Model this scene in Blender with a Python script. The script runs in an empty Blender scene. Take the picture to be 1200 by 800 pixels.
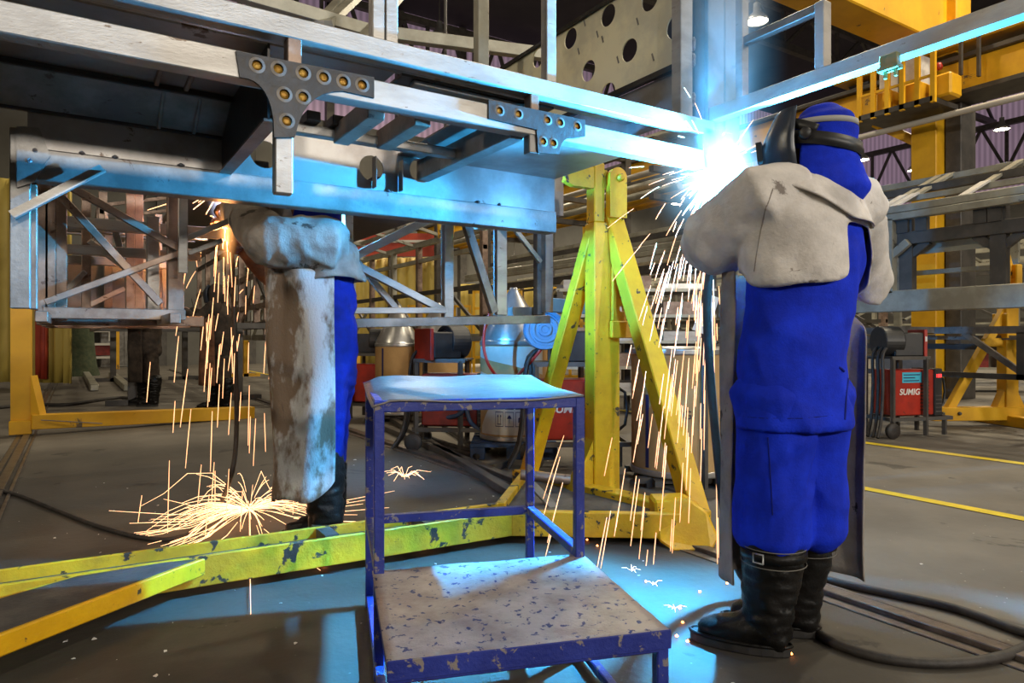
import bpy, bmesh, math, random
from mathutils import Vector, Matrix, noise
RN = random.Random(11)
PI = math.pi
SC = bpy.context.scene
COL = SC.collection
# ------------------------------------------------------------------ frame of the place
# the building's axes: X runs along the chassis face, Y along the floor rails; eye at the origin, 1 m up
F, HY = 800.0, 396.0
CA, SA = math.cos(math.radians(32.5)), math.sin(math.radians(32.5))
def W(a, b, z): return Vector((a * CA + b * SA, -a * SA + b * CA, z))
def ray(px, py):
    a = (px - 600) / F
    return Vector((a * CA + SA, -a * SA + CA, (HY - py) / F))
def at(px, py, t):
    r = ray(px, py); return Vector((r.x * t, r.y * t, 1 + r.z * t))
def onX(px, py, X): return at(px, py, X / ray(px, py).x)
def onY(px, py, Y): return at(px, py, Y / ray(px, py).y)
def onZ(px, py, Z): return at(px, py, (Z - 1) / ray(px, py).z)
UP = Vector((0, 0, 1))
CR, CF = W(1, 0, 0), W(0, 1, 0)      # the eye's right and forward on the floor plan

# ------------------------------------------------------------------ materials
MATS = {}
def mat(name, c1, c2=None, rough=.5, metal=0.0, ns=6, lo=.4, hi=.6, c3=None, s3=30, t3=.62, bump=0, bs=60,
        stretch=(1, 1, 1), emit=None, es=0, spec=.5, r2=None):
    m = bpy.data.materials.new(name); m.use_nodes = True
    nt = m.node_tree; N = nt.nodes; L = nt.links
    b = N['Principled BSDF']
    b.inputs['Roughness'].default_value = rough
    b.inputs['Metallic'].default_value = metal
    b.inputs['Specular IOR Level'].default_value = spec
    b.inputs['Base Color'].default_value = (*c1, 1)
    tc = N.new('ShaderNodeTexCoord'); mp = N.new('ShaderNodeMapping')
    mp.inputs['Scale'].default_value = stretch
    L.new(tc.outputs['Object'], mp.inputs['Vector'])
    def noi(scale, det=6, dist=0):
        n = N.new('ShaderNodeTexNoise'); n.inputs['Scale'].default_value = scale
        n.inputs['Detail'].default_value = det; n.inputs['Distortion'].default_value = dist
        n.inputs['Roughness'].default_value = .62
        L.new(mp.outputs[0], n.inputs['Vector']); return n
    def ramp(n, a, b_):
        r = N.new('ShaderNodeMapRange'); r.inputs['From Min'].default_value = a; r.inputs['From Max'].default_value = b_
        L.new(n.outputs['Fac'], r.inputs['Value']); return r
    colsock = None
    if c2 is not None:
        n = noi(ns); r = ramp(n, lo, hi)
        mx = N.new('ShaderNodeMix'); mx.data_type = 'RGBA'
        mx.inputs['A'].default_value = (*c1, 1); mx.inputs['B'].default_value = (*c2, 1)
        L.new(r.outputs[0], mx.inputs['Factor']); colsock = mx.outputs['Result']
        if r2 is not None:
            rr = N.new('ShaderNodeMapRange'); rr.inputs['To Min'].default_value = rough; rr.inputs['To Max'].default_value = r2
            L.new(r.outputs[0], rr.inputs['Value']); L.new(rr.outputs[0], b.inputs['Roughness'])
    if c3 is not None:
        n3 = noi(s3, 8, .4); r3 = ramp(n3, t3, t3 + .03)
        mx = N.new('ShaderNodeMix'); mx.data_type = 'RGBA'
        if colsock: L.new(colsock, mx.inputs['A'])
        else: mx.inputs['A'].default_value = (*c1, 1)
        mx.inputs['B'].default_value = (*c3, 1)
        L.new(r3.outputs[0], mx.inputs['Factor']); colsock = mx.outputs['Result']
    if colsock: L.new(colsock, b.inputs['Base Color'])
    if bump:
        n = noi(bs, 5); bp = N.new('ShaderNodeBump'); bp.inputs['Strength'].default_value = bump
        bp.inputs['Distance'].default_value = .01
        L.new(n.outputs['Fac'], bp.inputs['Height']); L.new(bp.outputs[0], b.inputs['Normal'])
    if emit:
        b.inputs['Emission Color'].default_value = (*emit, 1); b.inputs['Emission Strength'].default_value = es
    MATS[name] = m
    return m
mat('steel', (.41, .39, .365), (.32, .30, .275), rough=.42, metal=.45, ns=5, c3=(.16, .12, .09), s3=16, t3=.66, bump=.12, bs=50, stretch=(1, 1, 3))
mat('steel_grey', (.26, .25, .235), (.165, .155, .145), rough=.42, metal=.5, ns=6, c3=(.10, .075, .06), s3=14, t3=.64, bump=.12, bs=50)
mat('steel_brown', (.31, .225, .175), (.18, .12, .09), rough=.45, metal=.45, ns=7, c3=(.10, .06, .045), s3=18, t3=.64, bump=.12, bs=50)
mat('steel_scale', (.016, .014, .0135), (.034, .028, .025), rough=.45, metal=.3, ns=9, bump=.15, bs=60)
mat('sheet', (.32, .305, .29), (.22, .195, .18), rough=.42, metal=.7, ns=3.5, c3=(.09, .06, .045), s3=6, t3=.66, bump=.06, bs=20)
mat('sheet_pale', (.82, .78, .56), (.62, .59, .45), rough=.45, metal=.2, ns=4, c3=(.30, .27, .20), s3=9, t3=.66, bump=.1, bs=16)
mat('brass', (.34, .16, .02), (.50, .31, .06), rough=.35, metal=.5, ns=60, bump=.4, bs=90)
mat('ring_grey', (.10, .09, .08), (.15, .135, .12), rough=.5, metal=.4, ns=40)
mat('weld', (.12, .11, .12), (.25, .24, .25), rough=.4, metal=.6, ns=60, bump=.8, bs=120)
mat('yellow', (.80, .46, .008), (.66, .35, .006), rough=.42, ns=5, c3=(.06, .045, .025), s3=15, t3=.625, bump=.25, bs=60)
mat('yellow_dirty', (.72, .43, .012), (.50, .29, .012), rough=.5, ns=5, lo=.42, hi=.62, c3=(.035, .03, .025), s3=12, t3=.575, bump=.35, bs=50)
mat('yellow_far', (.80, .44, .012), (.66, .34, .01), rough=.5, ns=1.5, c3=(.12, .08, .04), s3=3, t3=.66)
mat('grime', (.055, .05, .047), (.10, .09, .08), rough=.6, ns=9, bump=.3, bs=60)
mat('stool_blue', (.012, .022, .19), (.02, .035, .26), rough=.42, ns=8, c3=(.21, .18, .17), s3=26, t3=.58, bump=.2, bs=80)
mat('stool_top', (.46, .42, .41), (.31, .265, .26), rough=.45, metal=.25, ns=7, c3=(.020, .035, .17), s3=38, t3=.585, bump=.35, bs=50)
mat('stool_plate', (.24, .225, .22), (.165, .145, .14), rough=.36, metal=.4, ns=5, c3=(.36, .35, .35), s3=42, t3=.64, bump=.3, bs=40)
mat('blue_cloth', (.006, .032, .62), (.004, .020, .42), rough=.8, ns=7, spec=.2, bump=.25, bs=130)
mat('navy_cloth', (.004, .016, .27), (.003, .011, .17), rough=.8, ns=7, spec=.2, bump=.25, bs=130)
mat('blue_cloth_dark', (.004, .012, .2), (.003, .008, .13), rough=.85, ns=7, spec=.2, bump=.25, bs=130)
mat('suede', (.76, .71, .665), (.45, .415, .385), rough=.9, ns=4.5, lo=.36, hi=.66, c3=(.22, .19, .17), s3=8, t3=.66, bump=.35, bs=60, spec=.15)
mat('suede_grey', (.33, .295, .26), (.18, .15, .128), rough=.9, ns=4, lo=.38, hi=.64, c3=(.06, .05, .042), s3=7, t3=.62, bump=.35, bs=60, spec=.15)
mat('suede_apron', (.46, .44, .42), (.16, .11, .075), rough=.85, ns=4.2, lo=.46, hi=.56, c3=(.07, .05, .04), s3=8, t3=.65, bump=.35, bs=60, spec=.2, stretch=(1.6, 1.6, .8))
mat('suede_brown', (.22, .10, .055), (.10, .05, .03), rough=.85, ns=8, bump=.4, bs=60, spec=.2)
mat('suede_dark', (.06, .045, .035), (.03, .024, .02), rough=.9, ns=8, bump=.3, bs=60, spec=.15)
mat('boot', (.006, .0055, .005), (.010, .009, .0085), spec=.22, rough=.36, ns=8, bump=.3, bs=60)
mat('boot_sole', (.012, .011, .01), (.025, .022, .02), rough=.7, ns=12)
mat('thread', (.16, .15, .13), rough=.8)
mat('skin', (.30, .14, .09), (.24, .11, .07), rough=.55, ns=20)
mat('mask', (.018, .024, .036), (.03, .036, .05), rough=.32, ns=8, bump=.08, bs=30)
mat('black', (.012, .012, .013), (.022, .02, .02), rough=.45, ns=10)
mat('rubber', (.016, .013, .011), (.035, .028, .024), rough=.6, ns=14, bump=.2, bs=80)
mat('band_grey', (.36, .35, .33), rough=.6)
mat('white', (.62, .60, .57), (.5, .48, .45), rough=.5, ns=9)
mat('paper', (.75, .74, .70), (.66, .64, .60), rough=.8, ns=9)
mat('red', (.42, .025, .010), (.30, .018, .009), rough=.38, ns=6, c3=(.10, .02, .015), s3=11, t3=.65)
mat('red_dull', (.26, .022, .016), (.15, .016, .013), rough=.5, ns=6)
mat('cardboard', (.43, .26, .10), (.36, .21, .08), rough=.8, ns=4, bump=.08, bs=60)
mat('cardboard_white', (.56, .54, .46), (.47, .45, .38), rough=.7, ns=5)
mat('ink', (.012, .016, .085), rough=.6)
mat('ink_black', (.02, .018, .018), rough=.6)
mat('galv', (.50, .49, .47), (.40, .39, .37), rough=.30, metal=.75, ns=8, bump=.05, bs=20)
mat('cover_blue', (.10, .25, .40), (.08, .20, .34), rough=.35, ns=8)  # on the spool cover, the arc's blue light is put into the colour
mat('pallet', (.02, .06, .16), (.03, .05, .10), rough=.6, ns=10, bump=.2, bs=50)  # for the pallet, blue arc light is painted into the wood's colour
mat('sticker', (.05, .42, .60), rough=.5)
mat('digits', (.3, .0, .0), rough=.4, emit=(1, .03, .03), es=5)
mat('hose_red', (.55, .035, .025), (.40, .03, .02), rough=.4, ns=10)
mat('curtain', (.58, .44, .10), (.48, .35, .07), rough=.6, ns=2, stretch=(1, 1, .3), bump=.2, bs=6)
mat('curtain_red', (.42, .05, .02), (.33, .035, .018), rough=.6, ns=2)
mat('green_cloth', (.035, .05, .025), (.06, .07, .035), rough=.9, ns=12, bump=.4, bs=30)
mat('olive_steel', (.42, .405, .33), (.29, .275, .22), rough=.45, metal=.35, ns=3, c3=(.10, .08, .055), s3=6, t3=.66)
mat('dark_steel', (.065, .060, .055), (.10, .09, .08), rough=.55, metal=.3, ns=4)
mat('roof', (.030, .028, .034), (.042, .038, .044), rough=.85, ns=.5)
mat('wall_low', (.15, .145, .13), (.11, .105, .095), rough=.8, ns=.4)
mat('rod_white', (.55, .52, .47), rough=.5)
mat('tag_green', (.16, .24, .12), (.33, .27, .10), rough=.5, ns=30)
mat('rail_steel', (.20, .17, .15), (.12, .10, .09), rough=.35, metal=.7, ns=10, bump=.2, bs=60)
mat('line_yellow', (.78, .58, .015), (.62, .46, .015), rough=.6, ns=5, c3=(.22, .19, .11), s3=22, t3=.66)
mat('spark', (1, .6, .3), rough=.5, emit=(1.0, .46, .22), es=1.9)
mat('spark_hot', (1, .7, .4), rough=.5, emit=(1.0, .54, .27), es=2.6)
mat('ember', (1, .4, .1), rough=.5, emit=(1.0, .25, .05), es=14)
mat('lamp_glow', (1, 1, .9), rough=.5, emit=(1.0, .93, .70), es=26)
mat('arc_core', (1, 1, 1), rough=.5, emit=(.75, .9, 1), es=60)
mat('hot_metal', (1, .6, .3), rough=.5, emit=(1.0, .55, .22), es=9)

def floor_mat():
    m = mat('concrete', (.185, .166, .138), (.118, .104, .086), rough=.72, ns=1.3, lo=.35, hi=.68, c3=(.080, .071, .06), s3=2.2, t3=.62, bump=.25, bs=24, spec=.4)
    nt = m.node_tree; N = nt.nodes; L = nt.links; b = N['Principled BSDF']
    old = b.inputs['Base Color'].links[0].from_socket
    tc = N.new('ShaderNodeTexCoord')
    v = N.new('ShaderNodeTexVoronoi'); v.inputs['Scale'].default_value = 17; v.inputs['Randomness'].default_value = 1
    L.new(tc.outputs['Object'], v.inputs['Vector'])
    r = N.new('ShaderNodeMapRange'); r.inputs['From Min'].default_value = .055; r.inputs['From Max'].default_value = .075
    r.inputs['To Min'].default_value = 1; r.inputs['To Max'].default_value = 0
    L.new(v.outputs['Distance'], r.inputs['Value'])
    n = N.new('ShaderNodeTexNoise'); n.inputs['Scale'].default_value = 2.1; n.inputs['Detail'].default_value = 3
    L.new(tc.outputs['Object'], n.inputs['Vector'])
    r2 = N.new('ShaderNodeMapRange'); r2.inputs['From Min'].default_value = .44; r2.inputs['From Max'].default_value = .62
    L.new(n.outputs['Fac'], r2.inputs['Value'])
    mu = N.new('ShaderNodeMath'); mu.operation = 'MULTIPLY'; L.new(r.outputs[0], mu.inputs[0]); L.new(r2.outputs[0], mu.inputs[1])
    mx = N.new('ShaderNodeMix'); mx.data_type = 'RGBA'; L.new(old, mx.inputs['A']); mx.inputs['B'].default_value = (.40, .38, .34, 1)
    L.new(mu.outputs[0], mx.inputs['Factor'])
    # the welding bay between the rails is a darker, oil-stained slab
    sx = N.new('ShaderNodeSeparateXYZ'); L.new(tc.outputs['Object'], sx.inputs[0])
    st = N.new('ShaderNodeMapRange'); st.inputs['From Min'].default_value = 2.38; st.inputs['From Max'].default_value = 2.42; L.new(sx.outputs[0], st.inputs['Value'])
    sy = N.new('ShaderNodeMapRange'); sy.inputs['From Min'].default_value = 6.8; sy.inputs['From Max'].default_value = 7.6; L.new(sx.outputs[1], sy.inputs['Value'])
    big = N.new('ShaderNodeMath'); big.operation = 'MAXIMUM'; L.new(st.outputs[0], big.inputs[0]); L.new(sy.outputs[0], big.inputs[1])
    dk = N.new('ShaderNodeMix'); dk.data_type = 'RGBA'; dk.blend_type = 'MULTIPLY'; dk.inputs['Factor'].default_value = 1
    L.new(mx.outputs['Result'], dk.inputs['A']); dk.inputs['B'].default_value = (.42, .41, .40, 1)
    fin = N.new('ShaderNodeMix'); fin.data_type = 'RGBA'; L.new(big.outputs[0], fin.inputs['Factor']); L.new(dk.outputs['Result'], fin.inputs['A']); L.new(mx.outputs['Result'], fin.inputs['B'])
    L.new(fin.outputs['Result'], b.inputs['Base Color'])
floor_mat()
def clad_mat():
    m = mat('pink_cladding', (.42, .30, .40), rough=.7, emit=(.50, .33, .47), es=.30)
    nt = m.node_tree; N = nt.nodes; L = nt.links; b = N['Principled BSDF']
    tc = N.new('ShaderNodeTexCoord'); sx = N.new('ShaderNodeSeparateXYZ'); L.new(tc.outputs['Object'], sx.inputs[0])
    ad = N.new('ShaderNodeMath'); ad.operation = 'ADD'; L.new(sx.outputs[0], ad.inputs[0]); L.new(sx.outputs[1], ad.inputs[1])
    w = N.new('ShaderNodeMath'); w.operation = 'MULTIPLY'; w.inputs[1].default_value = 22; L.new(ad.outputs[0], w.inputs[0])
    s = N.new('ShaderNodeMath'); s.operation = 'SINE'; L.new(w.outputs[0], s.inputs[0])
    mr = N.new('ShaderNodeMapRange'); mr.inputs['From Min'].default_value = -1
    L.new(s.outputs[0], mr.inputs['Value'])
    mx = N.new('ShaderNodeMix'); mx.data_type = 'RGBA'
    mx.inputs['A'].default_value = (.36, .25, .35, 1); mx.inputs['B'].default_value = (.56, .40, .54, 1)
    L.new(mr.outputs[0], mx.inputs['Factor'])
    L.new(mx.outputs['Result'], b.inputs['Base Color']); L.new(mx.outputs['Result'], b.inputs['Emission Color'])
clad_mat()

# ------------------------------------------------------------------ objects
OFF = {}
def tag(o, label=None, cat=None, group=None, kind=None):
    if label: o['label'] = label
    if cat: o['category'] = cat
    if group: o['group'] = group
    if kind: o['kind'] = kind
    return o
def thing(name, label, cat, loc=(0, 0, 0), group=None):
    o = bpy.data.objects.new(name, None); COL.objects.link(o)
    o.empty_display_size = .1
    o.location = loc; OFF[o] = Vector(loc)
    return tag(o, label, cat, group)
def kids(o): return [c for c in bpy.data.objects if c.parent == o]
def dup(root, loc, rz=None, label=None, group=None):
    r = root.copy(); COL.objects.link(r); r.location = loc
    if rz is not None: r.rotation_euler = (0, 0, rz)
    if label: r['label'] = label
    if group: r['group'] = group
    for ch in kids(root):
        c = ch.copy(); COL.objects.link(c); c.parent = r
        for g in kids(ch):
            d = g.copy(); COL.objects.link(d); d.parent = c
    return r

class MB:
    def __init__(s): s.v = []; s.f = []; s.sm = []
    def add(s, vs, fs, smooth=False, M=None):
        n = len(s.v)
        for p in vs:
            p = Vector(p)
            s.v.append(M @ p if M else p)
        for f in fs: s.f.append(tuple(i + n for i in f)); s.sm.append(smooth)
        return s
    def box(s, lo, hi, M=None):
        x0, y0, z0 = lo; x1, y1, z1 = hi
        vs = [(x0, y0, z0), (x1, y0, z0), (x1, y1, z0), (x0, y1, z0), (x0, y0, z1), (x1, y0, z1), (x1, y1, z1), (x0, y1, z1)]
        return s.add(vs, [(0, 3, 2, 1), (4, 5, 6, 7), (0, 1, 5, 4), (1, 2, 6, 5), (2, 3, 7, 6), (3, 0, 4, 7)], M=M)
    def bar(s, p, q, w, h, up=UP, ext=0):
        p = Vector(p); q = Vector(q); d = (q - p).normalized()
        up = Vector(up)
        if abs(d.dot(up)) > .98: up = Vector((0, 1, 0)) if abs(d.y) < .9 else Vector((1, 0, 0))
        sd = d.cross(up).normalized(); u = sd.cross(d).normalized()
        p = p - d * ext; q = q + d * ext
        vs = []
        for e in (p, q):
            for i, j in ((-1, -1), (1, -1), (1, 1), (-1, 1)): vs.append(e + sd * (w / 2 * i) + u * (h / 2 * j))
        return s.add(vs, [(0, 1, 2, 3)[::-1], (4, 5, 6, 7)[::1], (0, 1, 5, 4), (1, 2, 6, 5), (2, 3, 7, 6), (3, 0, 4, 7)])
    def angle(s, p, q, w, t, up=UP):      # an L-shaped bar
        p = Vector(p); q = Vector(q); d = (q - p).normalized(); up = Vector(up)
        sd = d.cross(up).normalized(); u = sd.cross(d).normalized()
        prof = [(0, 0), (w, 0), (w, t), (t, t), (t, w), (0, w)]
        return s.prism([sd * x + u * y for x, y in prof], p, q)
    def prism(s, prof, p, q):
        p = Vector(p); q = Vector(q); n = len(prof)
        vs = [p + c for c in prof] + [q + c for c in prof]
        fs = [(i, (i + 1) % n, n + (i + 1) % n, n + i) for i in range(n)]
        fs += [tuple(range(n))[::-1], tuple(range(n, 2 * n))]
        return s.add(vs, fs)
    def poly(s, pts, thick):              # flat polygon with thickness along vector
        n = len(pts); t = Vector(thick)
        vs = [Vector(p) for p in pts] + [Vector(p) + t for p in pts]
        fs = [(i, (i + 1) % n, n + (i + 1) % n, n + i) for i in range(n)]
        fs += [tuple(range(n))[::-1], tuple(range(n, 2 * n))]
        return s.add(vs, fs)
    def tube(s, pts, r, n=8, cap=True):
        pts = [Vector(p) for p in pts]
        rs = r if isinstance(r, (list, tuple)) else [r] * len(pts)
        rings = []; u = None
        for i, p in enumerate(pts):
            d = (pts[min(i + 1, len(pts) - 1)] - pts[max(i - 1, 0)]).normalized()
            if u is None:
                u = d.orthogonal().normalized()
            u = (u - d * u.dot(d)).normalized(); w = d.cross(u)
            rings.append([p + (u * math.cos(2 * PI * k / n) + w * math.sin(2 * PI * k / n)) * rs[i] for k in range(n)])
        vs = [v for g in rings for v in g]
        fs = [(i * n + k, i * n + (k + 1) % n, (i + 1) * n + (k + 1) % n, (i + 1) * n + k) for i in range(len(pts) - 1) for k in range(n)]
        s.add(vs, fs, True)
        if cap:
            s.add(rings[0], [tuple(range(n))[::-1]]); s.add(rings[-1], [tuple(range(n))])
        return s
    def lathe(s, prof, n=28, M=None, smooth=True, caps=True):   # prof: (radius, z)
        vs = [(r * math.cos(2 * PI * k / n), r * math.sin(2 * PI * k / n), z) for r, z in prof for k in range(n)]
        m = len(prof)
        fs = [(i * n + k, i * n + (k + 1) % n, (i + 1) * n + (k + 1) % n, (i + 1) * n + k) for i in range(m - 1) for k in range(n)]
        s.add(vs, fs, smooth, M)
        if caps:
            s.add(vs[:n], [tuple(range(n))[::-1]], False, M); s.add(vs[-n:], [tuple(range(n))], False, M)
        return s
    def chain(s, ent, side=None, n=18):    # lofted limb: entries (P, r_side, r_front)
        P = [Vector(e[0]) for e in ent]; rings = []; run = side is None
        side = (P[1] - P[0]).orthogonal() if run else Vector(side)
        for i, p in enumerate(P):
            d = (P[min(i + 1, len(P) - 1)] - P[max(i - 1, 0)]).normalized()
            sd = side - d * side.dot(d)
            if sd.length < .1: sd = d.orthogonal()
            sd.normalize(); fr = d.cross(sd)
            if run: side = sd
            r1 = ent[i][1]; r2 = ent[i][2] if len(ent[i]) > 2 else r1
            rings.append([p + sd * (math.cos(2 * PI * k / n) * r1) + fr * (math.sin(2 * PI * k / n) * r2) for k in range(n)])
        d0 = (P[0] - P[1]).normalized(); d1 = (P[-1] - P[-2]).normalized()
        e0 = min(ent[0][1:]); e1 = min(ent[-1][1:])
        pre = [[P[0] + d0 * (e0 * h) + (v - P[0]) * k for v in rings[0]] for k, h in ((.45, .5), (.8, .3))]
        post = [[P[-1] + d1 * (e1 * h) + (v - P[-1]) * k for v in rings[-1]] for k, h in ((.8, .3), (.45, .5))]
        rings = pre + rings + post
        vs = [v for g in rings for v in g]
        fs = [(i * n + k, i * n + (k + 1) % n, (i + 1) * n + (k + 1) % n, (i + 1) * n + k) for i in range(len(rings) - 1) for k in range(n)]
        fs += [tuple(range(n))[::-1], tuple(range((len(rings) - 1) * n, len(rings) * n))]
        return s.add(vs, fs, True)
    def mesh(s, name, off=None):
        me = bpy.data.meshes.new(name)
        vs = [v - off for v in s.v] if off is not None else s.v
        me.from_pydata([tuple(v) for v in vs], [], s.f)
        me.polygons.foreach_set('use_smooth', s.sm)
        me.update(); return me
    def build(s, name, m, parent=None, bevel=0, origin=None, label=None, solid=0):
        off = OFF.get(parent) if parent is not None else (Vector(origin) if origin is not None else None)
        me = s.mesh(name, off)
        bm = bmesh.new(); bm.from_mesh(me); bmesh.ops.recalc_face_normals(bm, faces=bm.faces); bm.to_mesh(me); bm.free()
        me.materials.append(MATS[m])
        return link(name, me, parent, off, origin, bevel, label, solid)
def link(name, me, parent=None, off=None, origin=None, bevel=0, label=None, solid=0):
    o = bpy.data.objects.new(name, me); COL.objects.link(o)
    if parent is not None: o.parent = parent; OFF[o] = off if off is not None else Vector()
    else:
        OFF[o] = Vector(origin) if origin is not None else Vector()
        o.location = OFF[o]
    if bevel:
        b = o.modifiers.new('edge', 'BEVEL'); b.width = bevel; b.segments = 1; b.limit_method = 'ANGLE'
    if solid:
        b = o.modifiers.new('thick', 'SOLIDIFY'); b.thickness = solid; b.offset = 0
    if label: o['label'] = label
    return o
def struct(o, label=None, cat='structure'):
    o['kind'] = 'structure'
    if label: o['label'] = label; o['category'] = cat
    return o

def from_curve(cu):
    o = bpy.data.objects.new('tmp', cu); COL.objects.link(o)
    dg = bpy.context.evaluated_depsgraph_get()
    me = bpy.data.meshes.new_from_object(o.evaluated_get(dg))
    bpy.data.objects.remove(o); bpy.data.curves.remove(cu)
    vs = [v.co.copy() for v in me.vertices]; fs = [tuple(p.vertices) for p in me.polygons]
    bpy.data.meshes.remove(me)
    return vs, fs
def plate(outline, holes, thick, M):      # 2-D outline with round holes -> solid plate; local z is its thickness
    cu = bpy.data.curves.new('tmp', 'CURVE'); cu.dimensions = '2D'; cu.fill_mode = 'BOTH'; cu.extrude = thick / 2
    def spl(pts):
        s = cu.splines.new('POLY'); s.points.add(len(pts) - 1)
        for i, p in enumerate(pts): s.points[i].co = (p[0], p[1], 0, 1)
        s.use_cyclic_u = True
    spl(outline)
    for x, y, r in holes: spl([(x + r * math.cos(2 * PI * k / 20), y + r * math.sin(2 * PI * k / 20)) for k in range(20)])
    vs, fs = from_curve(cu)
    return [M @ v for v in vs], fs
def text_mesh(txt, size, thick, M, align='CENTER', shear=0, bold=0):
    cu = bpy.data.curves.new('tmp', 'FONT'); cu.body = txt; cu.size = size; cu.extrude = thick; cu.align_x = align
    cu.shear = shear; cu.offset = bold
    vs, fs = from_curve(cu)
    return [M @ v for v in vs], fs
def frame_M(o, x, y):                     # matrix with local x, y axes
    x = Vector(x).normalized(); y = Vector(y).normalized(); z = x.cross(y)
    m = Matrix.Identity(4)
    for i in range(3): m[i][0] = x[i]; m[i][1] = y[i]; m[i][2] = z[i]; m[i][3] = o[i]
    return m
def skinned(mb, voxel, smooth=2, wrinkle=0, wf=9, ws=(1, 1, 1), seed=0, cut=None):
    """volumes -> one continuous surface with folds"""
    me = mb.mesh('tmp'); o = bpy.data.objects.new('tmp', me); COL.objects.link(o)
    r = o.modifiers.new('r', 'REMESH'); r.mode = 'VOXEL'; r.voxel_size = voxel
    if smooth:
        q = o.modifiers.new('s', 'SMOOTH'); q.iterations = smooth; q.factor = .5
    dg = bpy.context.evaluated_depsgraph_get()
    out = bpy.data.meshes.new_from_object(o.evaluated_get(dg))
    bpy.data.objects.remove(o); bpy.data.meshes.remove(me)
    bm = bmesh.new(); bm.from_mesh(out); bpy.data.meshes.remove(out)
    bm.normal_update()
    if wrinkle:
        sh = Vector((seed * 3.1, seed * 1.7, seed * .9))
        mv = []
        for v in bm.verts:
            p = v.co
            q = Vector((p.x * ws[0], p.y * ws[1], p.z * ws[2])) * wf + sh
            q += noise.noise_vector(p * wf * .5 + sh) * .7
            d = (1 - abs(noise.noise(q)) * 2.2) * .6 + noise.noise(q * 2.3) * .35
            mv.append(v.normal * (d * wrinkle))
        for v, d in zip(bm.verts, mv): v.co += d
    if cut:
        bmesh.ops.delete(bm, geom=[f for f in bm.faces if cut(f.calc_center_median())], context='FACES')
        bd = [(v, [e.other_vert(v) for e in v.link_edges if e.is_boundary]) for v in bm.verts if v.is_boundary]
        for it in range(10):
            nw = [(v, v.co * .5 + sum((q.co for q in ns), Vector()) / len(ns) * .5) for v, ns in bd if len(ns) == 2]
            for v, c_ in nw: v.co = c_
    r = MB(); bm.verts.index_update()
    r.add([v.co.copy() for v in bm.verts], [tuple(v.index for v in f.verts) for f in bm.faces], True)
    bm.free(); return r
# ================================================================== the hall
m = MB(); m.add([(-18, -14, 0), (48, -14, 0), (48, 30, 0), (-18, 30, 0)], [(0, 1, 2, 3)])
struct(m.build('floor', 'concrete'), 'dark stained concrete workshop floor', 'floor')
m = MB(); m.box((-18, 28, 0), (48, 28.2, 10)); struct(m.build('wall_back', 'wall_low'), 'grey workshop wall under the pink cladding', 'wall')
m = MB(); m.box((45, -14, 0), (45.2, 28, 9.5)); struct(m.build('wall_right', 'wall_low'), 'far grey end wall of the hall', 'wall')
m = MB(); m.box((-18.2, -14, 0), (-18, 28.2, 15.4)); struct(m.build('wall_left', 'wall_low'), 'side wall of the hall', 'wall')
m = MB(); m.box((-18, -14.2, 0), (48, -14, 15.4)); struct(m.build('wall_front', 'wall_low'), 'near wall of the hall', 'wall')
m = MB(); m.box((-18.2, -14.2, 15.4), (48, 28.4, 15.6)); struct(m.build('ceiling', 'roof'), 'dark workshop roof', 'ceiling')
m = MB(); m.box((-18, 28, 10), (48, 28.1, 15.4)); struct(m.build('window_1', 'pink_cladding'), 'pinkish ribbed translucent cladding along the back wall', 'window')
m = MB(); m.box((45, -14, 9.5), (45.1, 28, 15.4)); struct(m.build('window_2', 'pink_cladding'), 'pinkish translucent cladding on the far end wall', 'window')
# roof trusses in front of the cladding
def roof_truss(p, q, h, n, label, post=.1):
    p = Vector(p); q = Vector(q)
    t = thing('roof_truss', label, 'roof truss', p, 'dark roof trusses')
    for nm, z in (('top_chord', h), ('bottom_chord', 0)):
        MB().bar(p + UP * z, q + UP * z, .26, .30).build(nm, 'dark_steel', t)
    for i in range(n):
        a = p.lerp(q, i / n); b = p.lerp(q, (i + 1) / n); c = p.lerp(q, (i + .5) / n)
        MB().bar(a, c + UP * h, .12, .14).build('web_bar', 'dark_steel', t)
        MB().bar(c + UP * h, b, .12, .14).build('web_bar', 'dark_steel', t)
        MB().bar(a, a + UP * h, .12, .16).build('web_post', 'dark_steel', t)
    return t
roof_truss((-17, 26.5, 11.2), (24, 26.5, 11.2), 3.2, 18, 'dark lattice roof truss running along the pink back wall')
roof_truss((43, -8, 10.2), (43, 27, 10.2), 2.6, 14, 'dark lattice roof truss before the far end wall cladding')
roof_truss((-17, 18, 13.2), (44, 18, 13.2), 1.6, 16, 'dark lattice roof truss crossing the middle of the roof')
roof_truss((-17, 9, 13.2), (44, 9, 13.2), 1.6, 16, 'dark lattice roof truss nearest overhead')
for i in range(11):
    x = -16 + i * 3.1
    o = MB().box((x - .16, 27.7, 0), (x + .16, 28.0, 15.3)).build('trim_%d' % (i + 1), 'dark_steel'); struct(o, 'dark wall post against the back cladding', 'wall post')
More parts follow.
